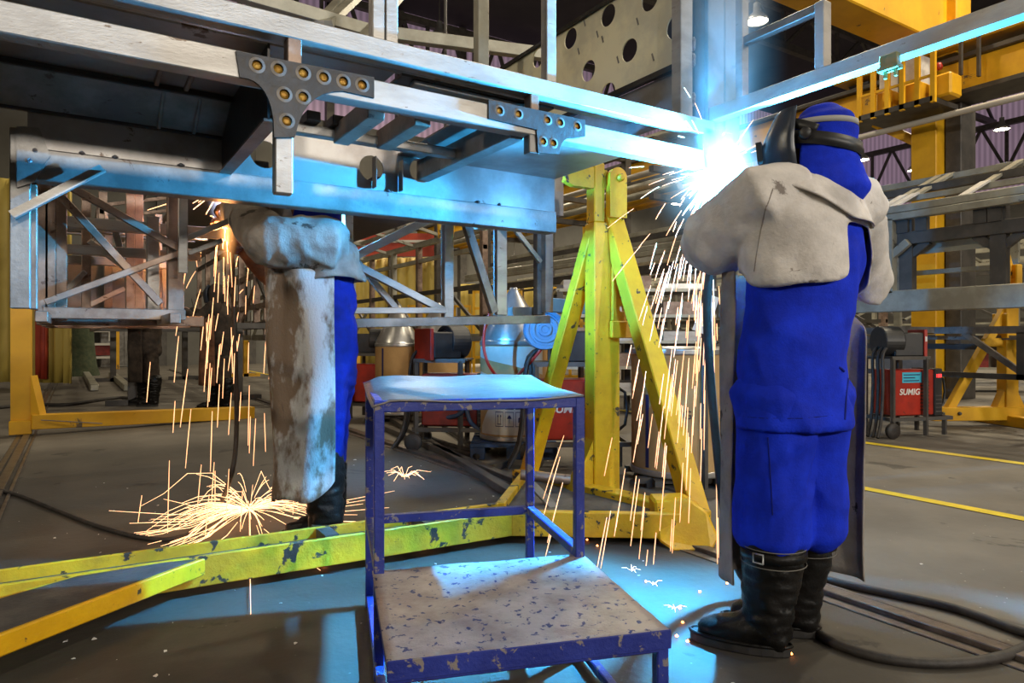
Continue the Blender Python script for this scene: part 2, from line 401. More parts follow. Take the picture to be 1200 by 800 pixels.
# painted lines and floor rails
def floor_strip(x0, x1, y0, y1, nm, mt, lab, z=.004):
    n = 30; mb = MB(); vs = []; 
    for i in range(n + 1):
        y = y0 + (y1 - y0) * i / n
        j = noise.noise(Vector((y * 3, x0, 0))) * .006
        vs += [(x0 + j, y, z), (x1 + j, y, z)]
    mb.add(vs, [(2 * i, 2 * i + 1, 2 * i + 3, 2 * i + 2) for i in range(n)])
    return struct(mb.build(nm, mt), lab, 'floor marking')
floor_strip(4.36, 4.46, -4, 24, 'trim_21', 'line_yellow', 'nearer painted yellow aisle line on the floor')
floor_strip(6.28, 6.40, -4, 24, 'trim_22', 'line_yellow', 'farther painted yellow aisle line on the floor')
for nm, X, lab in (('trim_23', 2.48, 'steel floor rail passing behind the boots of the right welder'), ('trim_24', -.43, 'steel floor rail at the far left of the chassis')):
    m = MB(); m.box((X - .03, -5, 0), (X + .03, 24, .022)); m.box((X - .09, -5, 0), (X - .05, 24, .006)); m.box((X + .055, -5, 0), (X + .075, 24, .012))
    struct(m.build(nm, 'rail_steel', bevel=.004), lab, 'floor rail')

# ================================================================== the bus underframe being welded
ch = thing('bus_frame', 'raw steel bus chassis frame held over the floor, spanning the top left', 'bus frame', (.9, 2.4, 0))
def cp(mb, nm, mt, bev=.003, parent=ch, label=None): return mb.build(nm, mt, parent, bev, label=label)
Y0 = 2.04
cp(MB().box((-1.08, Y0, 1.734), (2.328, Y0 + .06, 1.812)), 'lower_rail', 'steel')
cp(MB().box((-1.08, Y0, 1.883), (2.352, Y0 + .06, 1.946)), 'upper_rail', 'steel')
cp(MB().box((-1.08, 2.424, 2.032), (2.28, 2.496, 2.092)), 'upper_rail', 'steel_grey')
for px0, px1 in ((337, 354), (622, 632)):
    a = onY(px0, 60, Y0 + .004); b = onY(px1, 60, Y0 + .004)
    cp(MB().box((a.x, Y0 + .004, 1.81), (b.x, Y0 + .05, 1.886)), 'spacer', 'steel_brown')
for px, hw, g in ((444, 7.5, 0), (459.5, 7.5, 0), (646.5, 6, 0)):
    a = onY(px - hw, 60, Y0 + .01); b = onY(px + hw, 60, Y0 + .01)
    cp(MB().box((a.x + .001, Y0 + .01, 1.943), (b.x - .001, Y0 + .05, 3.52)), 'post', 'steel')
# the two scale-black bracket plates with round plug welds
MY = frame_M((0, Y0 - .004, 0), (1, 0, 0), (0, 0, 1))
def arc_pts(p, q, c, n=7):
    p, q, c = Vector(p), Vector(q), Vector(c); return [((1 - s) ** 2) * p + 2 * s * (1 - s) * c + s * s * q for s in [i / n for i in range(n + 1)]]
def bracket(outl, holes, r=.0148):
    pts = [onY(x, y, Y0 - .004) for x, y in outl]
    hs = [onY(x, y, Y0 - .004) for x, y in holes]
    vs, fs = plate([(p.x, p.z) for p in pts], [(h.x, h.z, r) for h in hs], .009, MY)
    g = cp(MB().add(vs, fs), 'bracket_plate', 'steel_scale', 0)
    for h in hs:
        M = frame_M((h.x, Y0 - .0075, h.z), (1, 0, 0), (0, 0, 1))
        MB().lathe([(r * 1.0, .0), (r * .95, .004), (r * .5, .0075), (r * .1, .0085)], 18, M=frame_M((h.x, Y0 + .003, h.z), (1, 0, 0), (0, 0, 1))).build('weld_plug', 'brass', g)
        vs = []; 
        for k in range(24):
            c, s = math.cos(2 * PI * k / 24), math.sin(2 * PI * k / 24)
            vs += [(c * r, s * r, .0022), (c * r * 1.55, s * r * 1.55, .0014)]
        MB().add(vs, [(2 * k, 2 * k + 1, (2 * k + 3) % 48, (2 * k + 2) % 48) for k in range(24)], False, M).build('heat_ring', 'ring_grey', g)
    return g
o1 = [(276, 60), (438, 91), (438, 115)] + [tuple(p) for p in arc_pts((402, 107), (346, 158), (356, 106))] + [(345, 161), (321, 161)] + [tuple(p) for p in arc_pts((320, 139), (281, 91), (313, 92))]
bracket(o1, [(301, 77), (326, 81), (355, 86), (379, 91), (402, 96), (424, 100), (333, 111), (355, 114), (336, 142)])
o2 = [(572, 117), (629, 129), (685, 141), (685, 160), (672, 162)] + [tuple(p) for p in arc_pts((666, 162), (655, 181), (655, 165))] + [(630, 179), (628, 152), (572, 139)]
bracket(o2, [(585, 130), (607, 134), (641, 141), (656, 144), (676, 148), (636, 166), (648, 168)], .0126)
a = onY(323, 225, Y0); b = onY(344, 150, Y0)
cp(MB().box((a.x, Y0 + .003, a.z), (b.x, Y0 + .043, 1.756)), 'hanging_stub', 'steel')
a = onY(621, 178, Y0); b = onY(629, 150, Y0)
cp(MB().box((a.x, Y0 + .003, a.z), (b.x + .015, Y0 + .043, 1.744)), 'hanging_stub', 'steel_grey')
# floor sheets, web sheets and cross members under the rails
cp(MB().box((-1.08, 2.114, 1.878), (0.48, 2.904, 1.884)), 'floor_sheet', 'sheet', 0)
cp(MB().box((0.48, 2.114, 1.878), (0.888, 2.4, 1.884)), 'floor_sheet', 'sheet', 0)
cp(MB().box((0.912, 2.114, 1.874), (1.536, 2.28, 1.883)), 'floor_sheet', 'steel_scale', 0)
cp(MB().box((0.96, 2.124, 1.859), (1.44, 2.16, 1.874)), 'floor_strip', 'steel_grey')
cp(MB().box((-1.08, 2.64, 1.858), (0.48, 2.658, 1.88)), 'seam_bar', 'steel_scale')
for px in (184, 222):
    q = onZ(px, 95, 1.876)
    cp(MB().box((q.x - .008, 2.316, 1.866), (q.x + .008, 2.64, 1.88)), 'cleat', 'steel_brown')
q0 = onZ(184, 95, 1.876).x + .02
for dx in (0, .12):
    cp(MB().poly([(q0 + dx, 2.688, 1.866), (q0 + dx + .014, 2.688, 1.866), (q0 + dx + .014, 2.856, 1.778), (q0 + dx, 2.856, 1.778)], (0, .004, .006)), 'cleat', 'steel_grey')
cp(MB().poly([(-1.08, 2.67, 1.876), (.48, 2.67, 1.876), (.48, 2.868, 1.786), (-1.08, 2.868, 1.786)], (0, .003, .004)), 'floor_sheet', 'steel_grey', 0)
cp(MB().box((-1.08, 2.862, 1.778), (0.48, 2.88, 1.794)), 'seam_bar', 'steel_scale')
cp(MB().box((-0.144, 2.882, 1.658), (0.492, 2.888, 1.792)), 'web_sheet', 'sheet', 0)
cp(MB().box((0.48, 2.114, 1.654), (0.487, 2.88, 1.882)), 'web_sheet', 'steel_scale', 0)
cp(MB().box((0.47, 2.114, 1.648), (0.516, 2.88, 1.656)), 'web_flange', 'steel_brown', 0)
MYw = frame_M((0, 2.885, 0), (1, 0, 0), (0, 0, 1))
hs = [onY(310, 181, 2.885), onY(435, 197, 2.885), onY(493, 200, 2.885)]
vs, fs = plate([(.492, 1.654), (2.10, 1.654), (2.10, 1.875), (.492, 1.865)], [(h.x, h.z, .056) for h in hs], .005, MYw)
cp(MB().add(vs, fs), 'web_sheet', 'sheet', 0)
cp(MB().box((.49, 2.50, 1.745), (1.32, 2.545, 1.782)), 'inner_rail', 'steel_grey')
for x in (1.10, 1.225):
    cp(MB().box((x, 2.832, 1.66), (x + .006, 2.88, 1.798)), 'stiffener', 'steel_grey')
for x0, y0, z0 in ((.84, 2.16, 1.764), (1.01, 2.16, 1.770)):
    cp(MB().bar((x0, y0, z0), (x0, 2.52, z0), .06, .07), 'cross_beam', 'steel_brown')
cp(MB().box((1.32, 2.088, 1.725), (1.38, 2.892, 1.816)), 'cross_beam', 'steel_grey')
cp(MB().box((1.224, 2.112, 1.828), (2.1, 2.928, 1.835)), 'floor_sheet', 'sheet', 0)
for x in (.564, .696, .79):
    cp(MB().box((x, 2.46, 1.782), (x + .05, 2.56, 1.82)), 'cleat', 'steel_scale')
# lower rail on the far side and its posts
cp(MB().box((-0.156, 2.88, 1.548), (2.112, 2.964, 1.658)), 'sill_rail', 'steel_grey', .004)
for px in (96, 135, 212, 330, 455, 560, 585):
    q = onY(px, 180, 2.88); r = .006 + RN.random() * .006
    cp(MB().lathe([(.001, -.006), (r, -.003), (r * 1.2, .002), (r * .4, .008)], 8, M=Matrix.Translation((q.x, 2.878, 1.659))), 'weld_bead', 'weld', 0)
def pbar(y, x0, y0, x1, y1, w, t, nm, mt, par=ch, ext=0):
    p = onY(x0, y0, y); q = onY(x1, y1, y)
    return cp(MB().bar(p, q, t, w, ext=ext), nm, mt, .002, par)
# left box truss under the sill
q = onY(23, 200, 2.88); cp(MB().box((q.x - .028, 2.88, 1.102), (q.x + .03, 2.94, 1.72)), 'post', 'steel_grey')
q = onY(38, 200, 2.904); cp(MB().box((q.x - .012, 2.94, 1.102), (q.x + .012, 3, 1.66)), 'post', 'steel_brown')
pts = [onY(x, y, 2.874) for x, y in ((19, 148), (46, 150), (59, 183), (40, 214), (20, 220))]
g = cp(MB().poly(pts, (0, -.006, 0)), 'gusset_plate', 'steel_grey', 0)
for x, y in ((41, 176), (34.5, 188)):
    q = onY(x, y, 2.866); MB().lathe([(.008, 0), (.008, .006), (.004, .009)], 10, M=frame_M(q, (0, 0, 1), (1, 0, 0))).build('bolt', 'weld', g)
pp = onY(18, 257, 2.832); qq = onY(124, 202, 2.832)
cp(MB().angle(pp, qq, .032, .005), 'brace', 'steel', 0)
cp(MB().box((-0.116, 3.28, 1.078), (0.40, 3.35, 1.124)), 'chord', 'steel_brown')
pbar(3.31, 46, 198, 209, 291, .030, .03, 'diagonal', 'steel_brown')
pbar(3.35, 46, 203, 188, 356, .030, .03, 'diagonal', 'steel_brown')
pbar(3.33, 53, 354, 209, 297, .026, .03, 'diagonal', 'steel_brown')
pbar(3.33, 220, 279, 268, 259, .026, .03, 'diagonal', 'steel')
pbar(3.33, 220, 297, 260, 282, .022, .03, 'diagonal', 'steel_grey')
q = onY(214.5, 272, 3.27); z0 = onY(214, 320, 3.27).z
cp(MB().box((q.x - .019, 3.265, z0), (q.x + .019, 3.28, 1.66)), 'post', 'steel')
q = onY(206, 272, 3.35); cp(MB().box((q.x - .032, 3.35, 1.09), (q.x + .032, 3.41, 1.66)), 'post', 'steel_brown')
q = onY(180, 320, 3.48); cp(MB().box((q.x - .026, 3.48, 1.072), (q.x + .026, 3.54, 1.552)), 'post', 'steel')
for Y, xs in ((3.42, (50, 59, 72)), (3.96, (101,)), (3.84, (153, 163)), (4.44, (127, 186))):
    for px in xs:
        q = onY(px, 300, Y); cp(MB().box((q.x - .02, Y, 1.072), (q.x + .02, Y + .05, 1.72)), 'post', 'steel_brown')
for Y in (3.48, 3.96, 4.44):
    cp(MB().box((-0.144, Y, 1.054), (0.504, Y + .05, 1.102)), 'cross_member', 'steel_brown')
    cp(MB().box((-.144, Y + .05, 1.48 + .1 * (Y - 3.48)), (.6, Y + .1, 1.53 + .1 * (Y - 3.48))), 'cross_member', 'steel')
    cp(MB().box((-0.144, Y + .1, 1.372), (0.504, Y + .14, 1.414)), 'cross_member', 'steel')
for X, z, l in ((-.108, 1.078, 4.55), (.324, 1.078, 4.55), (-.108, 1.624, 4.55), (.744, 1.624, 4.3)):
    cp(MB().box((X - .02, 2.964, z - .02), (X + .02, l, z + .02)), 'long_rail', 'steel_brown')
pbar(3.96, 130, 250, 156, 350, .03, .03, 'diagonal', 'steel_grey'); pbar(3.96, 104, 282, 152, 318, .025, .03, 'diagonal', 'steel')
pbar(4.2, 105, 357, 146, 338, .025, .03, 'diagonal', 'steel'); pbar(3.96, 78, 340, 100, 318, .025, .03, 'diagonal', 'steel_grey')
cp(MB().box((-0.06, 4.5, 1.12), (0.54, 4.506, 1.432)), 'panel', 'sheet', 0)
# rear truss on the right
Yt = 3.6
def vpost(px, hw, ya, yb, Y, mt, d=.05, nm='post'):
    a = onY(px, yb, Y); b = onY(px, ya, Y); w = hw * (a - Vector((0, 0, 1))).length / 800
    return cp(MB().box((a.x - w, Y, a.z), (a.x + w, Y + d, b.z)), nm, mt)
vpost(409, 5.2, 225, 372, Yt, 'steel'); vpost(526.5, 6, 225, 372, Yt, 'steel'); vpost(588.5, 7, 225, 369, Yt + .02, 'steel')
vpost(634, 5, 190, 369, Yt, 'steel_grey'); vpost(644, 5.5, 205, 366, Yt - .05, 'steel')
pbar(Yt, 412, 302, 530, 243, .045, .04, 'diagonal', 'steel'); pbar(Yt, 412, 308, 520, 364, .040, .04, 'diagonal', 'steel')
pbar(Yt + .09, 416, 304, 466, 364, .035, .03, 'diagonal', 'steel_grey'); pbar(Yt + .02, 541, 246, 579, 366, .05, .04, 'diagonal', 'steel_grey')
pbar(Yt - .06, 589, 250, 633, 307, .028, .028, 'diagonal', 'steel')
p = onY(404, 364, Yt); q = onY(522, 363.5, Yt); cp(MB().bar(p, q, .05, .035), 'chord', 'steel')
p = onY(398, 379, Yt - .06); q = onY(642, 374, Yt - .06); cp(MB().bar(p, q, .06, .05), 'chord', 'steel_grey')
p = onY(598, 366, Yt + .1); q = onY(636, 366, Yt + .1); cp(MB().bar(p, q, .06, .07), 'chord', 'steel_grey')
q = onY(622, 238, Yt - .1)
pts = [onY(x, y, Yt - .08) for x, y in ((612, 240), (628, 221), (632, 255), (626, 270))]
g = cp(MB().poly(pts, (0, -.006, 0)), 'gusset_plate', 'steel_grey', 0)
for x, y in ((625, 238), (620.5, 243)):
    q = onY(x, y, Yt - .09); MB().lathe([(.013, 0), (.013, .008), (.006, .012)], 10, M=frame_M(q, (0, 0, 1), (1, 0, 0))).build('bolt', 'weld', g)
cp(MB().box((2.05, Yt - .1, 1.78), (2.62, Yt - .03, 2.14)), 'end_panel', 'sheet', 0)
cp(MB().box((-.1, Yt - .02, 1.76), (2.62, Yt + .06, 1.84)), 'rear_rail', 'steel_grey')
for x in (.62, 1.14, 1.90):
    cp(MB().box((x, 2.965, 1.67), (x + .06, Yt, 1.74)), 'cross_beam', 'steel_scale')
cp(MB().box((.5, 4.0, 1.74), (1.8, 6.2, 1.75)), 'floor_sheet', 'steel_scale', 0)
# corner post cluster, side rail toward the camera and the perforated panel
def xbar(x0, x1, y0, y1, z0, z1, nm, mt): return cp(MB().box((x0, y0, z0), (x1, y1, z1)), nm, mt)
for px0, px1, dy, mt in ((798, 812, 0, 'steel'), (814, 829, .05, 'steel_scale'), (830, 849, .03, 'steel_grey'), (850, 867, .05, 'steel_grey')):
    a = onY(px0, 100, 2.064 + dy); b = onY(px1, 100, 2.064 + dy)
    cp(MB().box((a.x, 2.064 + dy, 1.9), (b.x, 2.12 + dy, 3.52)), 'corner_post', mt)
for z in (2.03, 2.2, 2.27):
    q = onY(813, 100, 2.064); cp(MB().lathe([(.004, -.03), (.009, -.02), (.010, .02), (.004, .03)], 8, M=Matrix.Translation((q.x, 2.066, z))), 'weld_bead', 'weld', 0)
cp(MB().box((2.28, 2.04, 1.72), (2.472, 2.196, 1.912)), 'corner_node', 'steel_grey')
cp(MB().box((2.34, -0.72, 1.95), (2.394, 2.064, 2.01)), 'side_rail', 'steel')
p = onX(866.5, 60, 2.352); q = onX(875, 60, 2.352)
cp(MB().box((2.34, p.y - .025, 2.008), (2.382, p.y + .012, 3.4)), 'post', 'steel')
p1 = onX(962, 40, 2.352)
ztop = onX(962, 2, 2.352).z
cp(MB().box((2.34, p1.y - .02, 2.008), (2.388, p1.y + .02, ztop)), 'post', 'steel')
cp(MB().box((2.346, p1.y, ztop - .035), (2.382, p.y, ztop)), 'rail_tie', 'steel_grey')
Xp = 2.232
MX = frame_M((Xp, 0, 0), (0, 1, 0), (0, 0, 1))
hh = [onX(x, y, Xp) for x, y in ((631, 68), (690, 83), (669, 45), (713, 18), (738, 59), (792, 31), (762, -1), (713, 110), (650, 108))]
vs, fs = plate([(2.136, 2.21), (3.84, 2.21), (3.84, 2.662), (2.136, 2.662)], [(h.y, h.z, .054) for h in hh], .006, MX)
cp(MB().add(vs, fs), 'perforated_panel', 'sheet_pale', 0)
cp(MB().box((Xp - .02, 2.136, 2.182), (Xp + .005, 3.84, 2.208)), 'panel_flange', 'steel_scale', 0)
cp(MB().box((Xp - .02, 2.136, 2.662), (Xp + .005, 3.84, 2.68)), 'panel_flange', 'steel_scale', 0)
cp(MB().box((Xp + .008, 2.148, 1.96), (Xp + .014, 3.12, 2.182)), 'panel', 'sheet', 0)
for px, py in ((706, 46), (700, 40), (747, 25), (765, 67), (724, 70), (685, 27), (678, 60), (790, 60)):
    q = onX(px, py, Xp - .004)
    cp(MB().bar(q + Vector((0, -.006, -.018)), q + Vector((0, .006, .018)), .002, .008, up=(0, 1, 0)), 'scratch_slot', 'steel_grey', 0)
# green tag clipped to the side rail
q = onX(1045, 75, 2.334)
t = thing('rail_clip', 'small green and rust clip hanging on the side rail at the upper right', 'clip', (2.334, q.y, 1.87))
MB().box((2.31, q.y - .03, 1.918), (2.334, q.y + .03, 1.96)).build('plate', 'tag_green', t, .002)
MB().box((2.304, q.y - .035, 1.906), (2.34, q.y + .035, 1.919)).build('bracket', 'tag_green', t, .001)
for d in (-.02, .015): MB().box((2.316, q.y + d - .004, 1.882), (2.328, q.y + d + .004, 1.908)).build('prong', 'tag_green', t)

# ================================================================== yellow turning stand
st = thing('jig_stand', 'big yellow A-frame turning stand under the chassis with a long floor base', 'stand', (2.5, 3.0, 0))
def sp(mb, nm, mt='yellow', bev=.006, label=None): return mb.build(nm, mt, st, bev, label=label)
pc = at(704, 576, 4.03); z1 = at(704, 262, 4.03).z
Mc = Matrix.Translation((pc.x, pc.y, 0)) @ Matrix.Rotation(math.radians(-32.5 + 22), 4, 'Z')
sp(MB().box((-.075, -.06, .09), (.095, .06, z1), M=Mc), 'post')
sp(MB().box((-.07, -.05, z1), (.0, .05, 2.02), M=Mc), 'post')
# head plate with rounded top
pts = []
for k in range(13):
    an = PI * k / 12; pts.append((.062 + .056 * math.cos(an), 1.935 + .056 * math.sin(an)))
pts += [(.006, 1.70), (.118, 1.70)]
vs, fs = plate(pts[:13] + [(.006, 1.70), (.118, 1.70)], [], .05, Mc @ frame_M((0, -.075, 0), (1, 0, 0), (0, 0, 1)))
g = sp(MB().add(vs, fs), 'head_plate', bev=.004)
MB().lathe([(.022, 0), (.022, .02), (.014, .03)], 12, M=Mc @ frame_M((.07, -.10, 1.93), (1, 0, 0), (0, 0, 1))).build('pin', 'yellow_dirty', g)
vs, fs = plate([(.01, 1.88), (.02, 1.98), (-.10, 1.995), (-.24, 1.945), (-.255, 1.90), (-.2, 1.875), (-.08, 1.87)], [], .05, Mc @ frame_M((0, -.02, 0), (1, 0, 0), (0, 0, 1)))
sp(MB().add(vs, fs), 'arm', 'yellow_dirty', .004)
fr = at(816, 602, 3.52); fl = at(617, 563, 4.36)
top = Mc @ Vector((.06, -.02, 1.70)); tl = Mc @ Vector((-.02, .03, 1.66))
LX = W(.93, .37, 0)
sp(MB().bar(top, fr, .10, .11, up=LX), 'leg'); sp(MB().bar(tl, fl, .09, .09, up=LX), 'leg')
sp(MB().bar(Mc @ Vector((.02, -.07, 1.05)), Mc @ Vector((.24, -.07, 1.05)), .05, .10), 'tie')
sp(MB().box((.03, -.085, 1.1), (.06, -.05, 1.42), M=Mc), 'lug', 'yellow')
vs, fs = plate([(.04, 1.10), (.13, 1.10), (.12, 1.26), (.07, 1.44)], [(.10, 1.17, .018)], .03, Mc @ frame_M((0, -.06, 0), (1, 0, 0), (0, 0, 1)))
sp(MB().add(vs, fs), 'lug', 'yellow_dirty', 0)
vs, fs = plate([(-.07, .09), (-.22, .09), (-.20, .14), (-.07, .42)], [], .09, Mc @ frame_M((0, 0, 0), (1, 0, 0), (0, 0, 1)))
sp(MB().add(vs, fs), 'foot_gusset')
# base: open channel with two splayed ends
def channel(p, q, w, z0, z1, nm='base_channel', tw=.018):
    p = Vector((*p, 0)); q = Vector((*q, 0)); d = (q - p).normalized(); s = Vector((-d.y, d.x, 0))
    prof = [s * (-w / 2) + UP * z0, s * (w / 2) + UP * z0, s * (w / 2) + UP * z1, s * (w / 2 - tw) + UP * z1, s * (w / 2 - tw) + UP * (z1 - .05), s * (-w / 2 + tw) + UP * (z1 - .05), s * (-w / 2 + tw) + UP * z1, s * (-w / 2) + UP * z1]
    o = sp(MB().prism(prof, p, q), nm, 'yellow_dirty', .004)
    MB().prism([s * (-w / 2 + tw) + UP * (z1 - .0495), s * (w / 2 - tw) + UP * (z1 - .0495), s * (w / 2 - tw) + UP * (z1 - .046), s * (-w / 2 + tw) + UP * (z1 - .046)], p, q).build('channel_dirt', 'grime', o)
    return o
channel((-.9, 3.05), (1.86, 2.905), .205, .035, .155)
sp(MB().poly([(.42, 2.86, .085), (-.25, 2.39, .085), (-.55, 2.35, .085), (-.55, 2.62, .085), (.0, 2.905, .085), (.3, 2.90, .085)], (0, 0, .066)), 'outrigger', 'yellow', .005)
MB().poly([(.385, 2.855, .1512), (-.235, 2.42, .1512), (-.53, 2.38, .1512), (-.53, 2.60, .1512), (.0, 2.88, .1512), (.28, 2.88, .1512)], (0, 0, .002)).build('top_dirt', 'grime', st)
sp(MB().bar((1.80, 2.825, .095), (2.46, 2.345, .095), .05, .12), 'base_arm', 'yellow_dirty', .004)
sp(MB().bar((1.83, 2.985, .095), (2.44, 3.66, .095), .05, .12), 'base_arm', 'yellow_dirty', .004)
sp(MB().bar((2.58, 2.3, .10), (2.42, 3.72, .10), .11, .11), 'base_rail', 'yellow_dirty', .005)
MB().poly([(1.84, 2.84, .10), (2.44, 2.39, .10), (2.52, 2.45, .10), (2.42, 3.6, .10), (1.86, 2.98, .10)], (0, 0, .02)).build('base_plate', 'grime', st)
sp(MB().poly([W(.70, 3.26, .03) , W(.76, 3.20, .0), W(.94, 3.20, .0), W(.985, 3.24, .05), W(.94, 3.28, .165), W(.86, 3.30, .22), W(.70, 3.36, .2)], CF * .16), 'end_block', 'yellow', .012)
for x0, y0 in ((.9, 3.01), (1.35, 2.985)):
    MB().box((x0, y0 - .105, .108), (x0 + .06, y0 + .105, .15)).build('spacer', 'grime', st)
# loose steel offcuts on the base
o = MB().bar(at(622, 566, 3.75), at(652, 597, 3.55), .06, .012).build('steel_strip', 'steel_grey', None, .002); tag(o, 'flat grey steel strip leaning on the yellow base beside the stool', 'steel strip')
o = MB().tube([at(610, 556, 4.0), at(668, 562, 4.0)], [.03, .03], 10).build('steel_tube', 'steel_brown'); tag(o, 'short brown steel tube lying by the foot of the yellow post', 'steel tube')

# ================================================================== blue step stool
fl_, w_, d_ = Vector((-.39, 2.0)), Vector((.60, .15)), Vector((-.14, .54))
so = thing('step_stool', 'worn blue two-step metal work stool in front of the yellow base', 'step stool', W(-.1, 2.0, 0))
def S(u, v, z): q = fl_ + w_ * u + d_ * v; return W(q.x, q.y, z)
tb = .030
def sb(p, q, nm, w=tb, h=tb, mt='stool_blue'): return MB().bar(p, q, w, h, up=(UP if abs((q - p).normalized().z) < .9 else W(d_.x, d_.y, 0).normalized())).build(nm, mt, so, .003)
for u, v in ((0, 0), (1, 0), (0, 1), (1, 1)): sb(S(u, v, 0), S(u, v, .815), 'leg')
for u in (0, 1): sb(S(u, -1, 0), S(u, -1, .30), 'leg')
for z, nm in ((.80, 'top_rail'),):
    for p, q in (((0, 0), (1, 0)), ((1, 0), (1, 1)), ((0, 1), (1, 1)), ((0, 0), (0, 1))): sb(S(*p, z), S(*q, z), nm, .026, .034)
for p, q in (((1, 0), (1, 1)), ((0, 1), (1, 1)), ((0, 0), (0, 1))): sb(S(*p, .325), S(*q, .325), 'side_rail')
for p, q in (((1, -1), (1, 0)), ((0, 0), (0, 1)), ((0, -1), (0, 0)), ((0, 1), (1, 1))): sb(S(*p, .035), S(*q, .035), 'foot_rail', .026, .026)
for p, q in (((0, -1), (1, -1)), ((1, -1), (1, 0)), ((0, 0), (1, 0)), ((0, -1), (0, 0))): sb(S(*p, .288), S(*q, .288), 'step_rail', .03, .045)
n = 24; mb = MB(); vs = []
for j in range(n + 1):
    for i in range(n + 1):
        u = -.03 + 1.06 * i / n; v = -.03 + 1.06 * j / n
        z = .3125 + noise.noise(Vector((u * 4, v * 4, 1))) * .003
        vs.append(S(u, v - 1, z))
fs = [(j * (n + 1) + i, j * (n + 1) + i + 1, (j + 1) * (n + 1) + i + 1, (j + 1) * (n + 1) + i) for j in range(n) for i in range(n)]
mb.add(vs, fs, True).build('step_plate', 'stool_top', so, solid=.004)
sb(S(-.03, -1.033, .297), S(1.03, -1.033, .297), 'step_lip', .004, .045)
mb = MB(); vs = []
for j in range(n + 1):
    for i in range(n + 1):
        u = -.035 + 1.05 * i / n; v = -.04 + 1.08 * j / n
        z = .820 + .030 * v * v + noise.noise(Vector((u * 3.2, v * 3, 5))) * .006 - .010 * math.sin(u * PI) * (1 - v)
        if u < .06: z -= (.06 - u) * .22
        vs.append(S(u, v, z))
mb.add(vs, fs, True).build('top_plate', 'stool_plate', so, solid=.005)
# ================================================================== people
def V2(t): return W(*t)
def lerp(a, b, t): return Vector(a).lerp(Vector(b), t)
def head_mb(mb, c, hf, s=1.0, hands=True):
    """skull, jaw, nose, brow, ears, neck are one volume"""
    hf = hf.normalized(); sd = hf.cross(UP).normalized()
    mb.chain([(c - UP * .10 * s + hf * .035 * s, .045 * s, .05 * s), (c - UP * .06 * s + hf * .025 * s, .062 * s, .075 * s), (c, .074 * s, .093 * s), (c + UP * .05 * s - hf * .005, .072 * s, .09 * s), (c + UP * .09 * s - hf * .01, .05 * s, .06 * s)], side=sd)
    mb.chain([(c + UP * .02 * s + hf * .085 * s, .010 * s), (c - UP * .02 * s + hf * .105 * s, .013 * s), (c - UP * .03 * s + hf * .095 * s, .016 * s)], n=8)   # nose
    mb.chain([(c + UP * .03 * s + hf * .082 * s - sd * .035, .011 * s), (c + UP * .034 * s + hf * .09 * s, .011 * s), (c + UP * .03 * s + hf * .082 * s + sd * .035, .011 * s)], n=8)
    mb.chain([(c - UP * .058 * s + hf * .082 * s - sd * .024, .008 * s), (c - UP * .06 * s + hf * .094 * s, .010 * s), (c - UP * .058 * s + hf * .082 * s + sd * .024, .008 * s)], n=8)  # mouth
    for k in (-1, 1):
        mb.chain([(c + sd * k * .076 * s - UP * .03, .010, .014), (c + sd * k * .08 * s + UP * .012, .009, .018)], n=8)
def hand_mb(mb, wrist, d, nrm, thumb, s=1.0, curl=.7):
    """palm, four unequal bent fingers and a thumb from the side of the palm"""
    d = d.normalized(); nrm = (nrm - d * nrm.dot(d)).normalized(); sd = d.cross(nrm).normalized() * thumb
    k = wrist + d * .095 * s
    mb.chain([(wrist - d * .02, .026 * s, .022 * s), (wrist + d * .03 * s, .036 * s, .018 * s), (wrist + d * .07 * s, .043 * s, .017 * s), (k, .041 * s, .015 * s)], side=sd, n=14)
    for i, (ln, off) in enumerate(((.072, .030), (.080, .010), (.075, -.011), (.058, -.031))):
        p = k + sd * off * s - d * .008; v = d.copy(); pts = [(p, .0115 * s)]
        for j, f in enumerate((.45, .32, .23)):
            ax = sd * thumb
            v = (Matrix.Rotation(curl * (.9 if j == 0 else 1.1), 3, d.cross(nrm)) @ v)
            p = p + v * ln * s * f * 1.05; pts.append((p, (.0105 - .001 * j) * s))
        mb.chain(pts, n=8)
    tb0 = wrist + d * .03 * s + sd * .034 * s
    mb.chain([(tb0 - sd * .012, .014 * s), (tb0 + (sd * .75 + d * .7).normalized() * .03 * s, .0125 * s), (tb0 + (sd * .55 + d * .9 + nrm * .4).normalized() * .062 * s, .011 * s), (tb0 + (sd * .3 + d * 1.0 + nrm * .9).normalized() * .082 * s, .0095 * s)], n=8)
